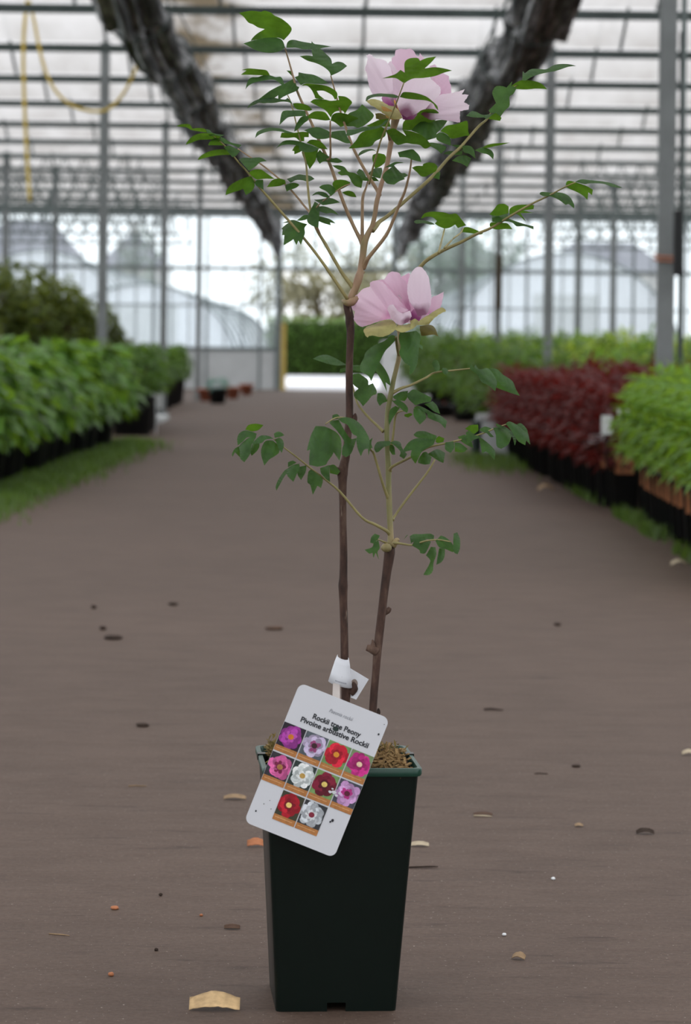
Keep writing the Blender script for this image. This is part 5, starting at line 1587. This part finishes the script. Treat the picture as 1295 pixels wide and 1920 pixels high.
# paper loop round the stem, the strap down to the card and the tab with its hole
def curved_band(rows_, z_c, nseg=20):
    """rows_: (xl, xr, y) top to bottom; wraps round the front of the stem"""
    vs, fs = [], []
    for (xl, yl, xr, yr) in rows_:
        for k in range(nseg + 1):
            a = PI * 1.25 * (k / nseg - .5)
            t = .5 + .5 * math.sin(max(-PI / 2, min(PI / 2, a))) if abs(a) <= PI / 2 else (1.0 if a > 0 else 0.0) - (abs(a) - PI / 2) * .12 * (1 if a > 0 else -1)
            x = xl + (xr - xl) * t; y = yl + (yr - yl) * t + 4.5 * math.cos(a)
            w = (xr - xl) / 2 * PXM
            vs.append(at(x, y, z_c - w * math.cos(a)))
    n1 = nseg + 1
    for j in range(len(rows_) - 1):
        for k in range(nseg):
            fs.append((j * n1 + k, j * n1 + k + 1, (j + 1) * n1 + k + 1, (j + 1) * n1 + k))
    return MB().add(vs, fs)
b = curved_band([(632.5, 1229, 653, 1235), (628, 1240, 655, 1248), (622, 1258, 657, 1268), (616, 1277, 659, 1289)], D0 - .006)
lp = b.build('loop', M['card'], lab, origin=LO)
sol = lp.modifiers.new('thick', 'SOLIDIFY'); sol.thickness = .0006
# tiny print on the loop
b = MB(); rngt = random.Random(3)
def lpt(t, yy, lift):
    # point on the band, t across, yy 0..1 down
    xl = 632.5 + (616 - 632.5) * yy; xr = 653 + (659 - 653) * yy; yl = 1229 + 48 * yy; yr = 1235 + 54 * yy
    a = math.asin(max(-1, min(1, 2 * t - 1)))
    return at(xl + (xr - xl) * t, yl + (yr - yl) * t + 4.5 * math.cos(a), D0 - .006 - (xr - xl) / 2 * PXM * math.cos(a) - lift)
for row, (ya, yb, t0, t1, dens) in enumerate(((.22, .235, .05, .9, 1.0), (.52, .56, .2, .5, .8), (.62, .65, .25, .85, .7), (.82, .87, .2, .85, .95))):
    t = t0
    while t < t1:
        if rngt.random() < dens:
            b.add([lpt(t, ya, .0008), lpt(t + .03, ya, .0008), lpt(t + .03, yb, .0008), lpt(t, yb, .0008)], [(0, 1, 2, 3)])
        t += .045
b.build('small_print', M['greyink'], lp, origin=LO, smooth=False)
b = MB(); q = [at(624, 1280, D0 - .02), at(637, 1284, D0 - .02), at(637, 1310, 3.23), at(623, 1306, 3.23)]
b.add(q + [p + Vector((0, .001, 0)) for p in q], [(0, 3, 2, 1), (4, 5, 6, 7), (0, 1, 5, 4), (1, 2, 6, 5), (2, 3, 7, 6), (3, 0, 4, 7)])
b.build('strap', plain('label_strap', (176, 168, 164), .6, .2), lab, origin=LO, smooth=False)
b = MB()
tabo = [(656, 1253), (691, 1274), (667.5, 1312), (657, 1308), (657, 1302)]
hole = [(664 + 6.5 * math.cos(t), 1282 + 8.5 * math.sin(t)) for t in [2 * PI * k / 18 for k in range(18)]]
outer_ = []
for i in range(len(tabo)):
    p, q = Vector(tabo[i]), Vector(tabo[(i + 1) % len(tabo)])
    for k in range(4): outer_.append(p.lerp(q, k / 4))
al = [tuple(p) for p in outer_] + hole
no, nh = len(outer_), len(hole)
vo, _, fo, _, _, _ = delaunay_2d_cdt([Vector(p) for p in al], [(i, (i + 1) % no) for i in range(no)] + [(no + i, no + (i + 1) % nh) for i in range(nh)], [], 2, 1e-4)
fo = [f for f in fo if (lambda c: ((c[0] - 664) / 6.5) ** 2 + ((c[1] - 1282) / 8.5) ** 2 > .97 and inside(c, [tuple(p) for p in outer_]))((sum(vo[i][0] for i in f) / len(f), sum(vo[i][1] for i in f) / len(f)))]
b.add([at(p[0], p[1], D0 + .006 + (p[0] - 656) * PXM * .2 + (1283 - p[1]) * PXM * .5) for p in vo], [tuple(f) for f in fo])
tb = b.build('tab', M['card'], lab, origin=LO, smooth=False)
sol = tb.modifiers.new('thick', 'SOLIDIFY'); sol.thickness = .0006

# ================================================================ litter on the road
def dryleaf(px, py, w, h, mat, label, name='fallen_leaf', seed=0, arch=.5, rz=0.0, cat='leaf'):
    """curled leaf lying on the road; w,h in picture pixels"""
    g = ground(px, py); k = g.y / F
    Wm = w * k; Dm = max(.012, Wm * .45); Hm = h * k * .8
    r = random.Random(seed); b = MB(); nu, nv_ = 12, 6
    vs, fs = [], []
    for i in range(nu + 1):
        u = i / nu; ww = math.sin(PI * (.10 + .84 * u)) ** .6
        for j in range(nv_ + 1):
            v = j / nv_ - .5
            z = .0015 + Hm * arch * math.sin(PI * u) + Hm * (1 - arch) * (v + .5) ** 1.3 + r.uniform(-.05, .05) * Hm
            x = (u - .5) * Wm; y = v * Dm * ww
            vs.append((x * math.cos(rz) - y * math.sin(rz), x * math.sin(rz) + y * math.cos(rz), max(.001, z)))
    for i in range(nu):
        for j in range(nv_):
            a = i * (nv_ + 1) + j
            fs.append((a, a + nv_ + 1, a + nv_ + 2, a + 1))
    b.add(vs, fs)
    o = b.build(name, M[mat]); o.location = g
    m = o.modifiers.new('thick', 'SOLIDIFY'); m.thickness = .0007
    tag(o, label, cat)
    return o
M['drytan'] = plain('dry_tan_leaf', (144, 120, 92), .7, .2, 0, .3, 60)
M['leafbig'] = plain('dry_straw_leaf', (196, 166, 124), .7, .2, 0, .35, 50)
M['drypale'] = plain('dry_pale_leaf', (178, 164, 140), .7, .2, 0, .2, 60)
M['dryorange'] = plain('dry_orange_leaf', (172, 112, 78), .7, .2, 0, .25, 60)
M['drybrown'] = plain('dry_brown_leaf', (84, 64, 52), .8, .15, 0, .25, 60)
M['drydark'] = plain('dark_scrap', (60, 50, 44), .85, .1, 0, .3, 60)
dryleaf(402, 1893, 95, 34, 'leafbig', 'curled tan dry leaf at the foot of the pot, left side', seed=1, arch=.35)
dryleaf(480, 1588, 34, 18, 'dryorange', 'small orange dry leaf by the left edge of the pot under the label', seed=2, arch=.3)
dryleaf(786, 1587, 36, 9, 'drypale', 'pale thin dry leaf just right of the pot halfway up', seed=3, arch=.4)
dryleaf(440, 1499, 42, 10, 'drytan', 'narrow tan dry leaf left of the label corner', seed=4, arch=.5)
dryleaf(1209, 1564, 34, 12, 'drydark', 'dark crumpled leaf alone on the road at right', seed=5, arch=.5)
dryleaf(1291, 1416, 26, 12, 'drypale', 'pale dry leaf at the right edge of the picture', seed=6, arch=.5)
dryleaf(972, 1799, 26, 14, 'drytan', 'small tan leaf with dark stalk, lower right of the pot', seed=7, arch=.5, rz=-.4)
dryleaf(1272, 1060, 30, 14, 'drypale', 'pale blurred leaf in the grass by the nearest right-hand pots', seed=8, arch=.6)
dryleaf(1023, 920, 30, 16, 'drytan', 'blurred tan leaf on the road by the red-leaved shrubs', seed=9, arch=.6)
dryleaf(905, 1529, 36, 6, 'drybrown', 'thin brown leaf curl right of the pot rim', seed=10, arch=.5)
dryleaf(1085, 1550, 16, 6, 'drytan', 'tiny tan scrap between the pot and the dark crumpled leaf', seed=11, arch=.5)
dryleaf(435, 1742, 30, 8, 'drybrown', 'flat dark brown scrap left of the pot near its foot', seed=12, arch=.3)
def clod(px, py, w, h, mat, label, seed, name='soil_clod', cat='clod'):
    g = ground(px, py); k = g.y / F
    b = MB(); r = random.Random(seed)
    b.blob((0, 0, h * k * .45), (w * k / 2, w * k * .5, h * k / 2), r, .15, 6)
    o = b.build(name, M[mat]); o.location = g; tag(o, label, cat); return o
clod(267, 1362, 26, 7, 'drydark', 'dark flat clod on the road left of the label', 1)
clod(212, 1198, 36, 8, 'drydark', 'widest dark clod on the road at mid left', 2)
clod(193, 1181, 13, 8, 'drydark', 'small dark clod just above the widest clod at mid left', 3)
clod(176, 1141, 11, 7, 'drydark', 'smallest dark clod, farthest of the three at mid left', 4)
clod(325, 1135, 19, 6, 'drydark', 'blurred dark clod between the mid-left clods and the stem', 5)
clod(1080, 1438, 17, 5, 'drydark', 'dark clod on the road at right, level with the pot rim', 6)
clod(1045, 1173, 14, 6, 'drydark', 'faint blurred dark clod on the road at mid right', 7)
clod(514, 1180, 34, 6, 'drybrown', 'faint brown clod left of the taller stem', 8)
clod(293, 1783, 8, 6, 'drydark', 'tiny dark pebble at lower left of the pot', 9, 'pebble', 'pebble')
clod(301, 1680, 7, 6, 'drydark', 'tiny dark pebble at left, level with the pot middle', 10, 'pebble', 'pebble')
clod(215, 1705, 16, 7, 'dryorange', 'orange-brown bark chip at lower left', 11, 'bark_chip', 'chip')
clod(208, 1830, 12, 8, 'dryorange', 'small orange bark chip farther down at lower left', 12, 'bark_chip', 'chip')
clod(377, 1718, 7, 5, 'dryorange', 'tiny orange bark chip between the brown scrap and the pebbles', 13, 'bark_chip', 'chip')
clod(1037, 1650, 8, 6, 'white', 'tiny white stone on the road at lower right', 14, 'pebble', 'pebble')
clod(945, 1755, 8, 6, 'white', 'tiny white stone nearer the pot foot at right', 15, 'pebble', 'pebble')
def twig(px, py, w, label, mat, seed, tilt=0.0, rr=.0013):
    g = ground(px, py); k = g.y / F; r = random.Random(seed)
    L_ = w * k
    b = MB().tube([(-L_ / 2, 0, rr), (-L_ * .15, tilt * L_ * .3 + r.uniform(-.004, .004), rr * 1.6), (L_ * .2, tilt * L_ * .6, rr * 1.3), (L_ / 2, tilt * L_, rr)], [rr, rr * 1.1, rr, rr * .5], n=6)
    o = b.build('twig', M[mat]); o.location = g; tag(o, label, 'twig'); return o
twig(793, 1628, 56, 'dark thin twig lying against the right side of the pot', 'drydark', 1, .2)
twig(925, 1332, 36, 'short dark twig on the road right of the stems', 'drydark', 2, -.15, .002)
twig(905, 1531, 34, 'thin pale twig under the brown leaf curl at right', 'drypale', 3, -.2)
twig(112, 1752, 40, 'pale brown straw at the lower left of the road', 'drytan', 4, -.4, .0009)
twig(258, 1475, 34, 'thin tan straw left of the label', 'drytan', 5, .1, .001)
twig(1015, 1452, 26, 'faint dark straw left of the clod level with the rim', 'drydark', 6, .1, .001)
# ================================================================ light and camera
w = bpy.data.worlds.new('overcast_sky'); bpy.context.scene.world = w
w.use_nodes = True
nt = w.node_tree; nt.nodes.clear()
out = nt.nodes.new('ShaderNodeOutputWorld'); bg = nt.nodes.new('ShaderNodeBackground')
bg.inputs['Color'].default_value = (0.95, 0.975, 1.0, 1); bg.inputs['Strength'].default_value = SKY
nt.links.new(bg.outputs[0], out.inputs[0])

cam = bpy.data.cameras.new('camera'); co = bpy.data.objects.new('camera', cam); C.objects.link(co)
cam.sensor_fit = 'VERTICAL'; cam.sensor_height = 36.0
cam.lens = F / Hh * 36.0
cam.shift_x = (W / 2 - CX) / Hh
cam.shift_y = -(Hh / 2 - HY) / Hh
cam.clip_end = 600; cam.clip_start = .05
co.matrix_world = Matrix.Translation((0, 0, CAMH)) @ Matrix.Rotation(-ROLL, 4, 'Y') @ Matrix.Rotation(PI / 2, 4, 'X')
cam.dof.use_dof = True; cam.dof.focus_distance = 3.42; cam.dof.aperture_fstop = 8.4; cam.dof.aperture_blades = 7
sc = bpy.context.scene
sc.camera = co
sc.view_settings.view_transform = 'Standard'; sc.view_settings.look = 'None'
sc.view_settings.exposure = EXPO; sc.view_settings.gamma = 1.0; sc.view_settings.use_curve_mapping = False
sc.cycles.transparent_max_bounces = 16
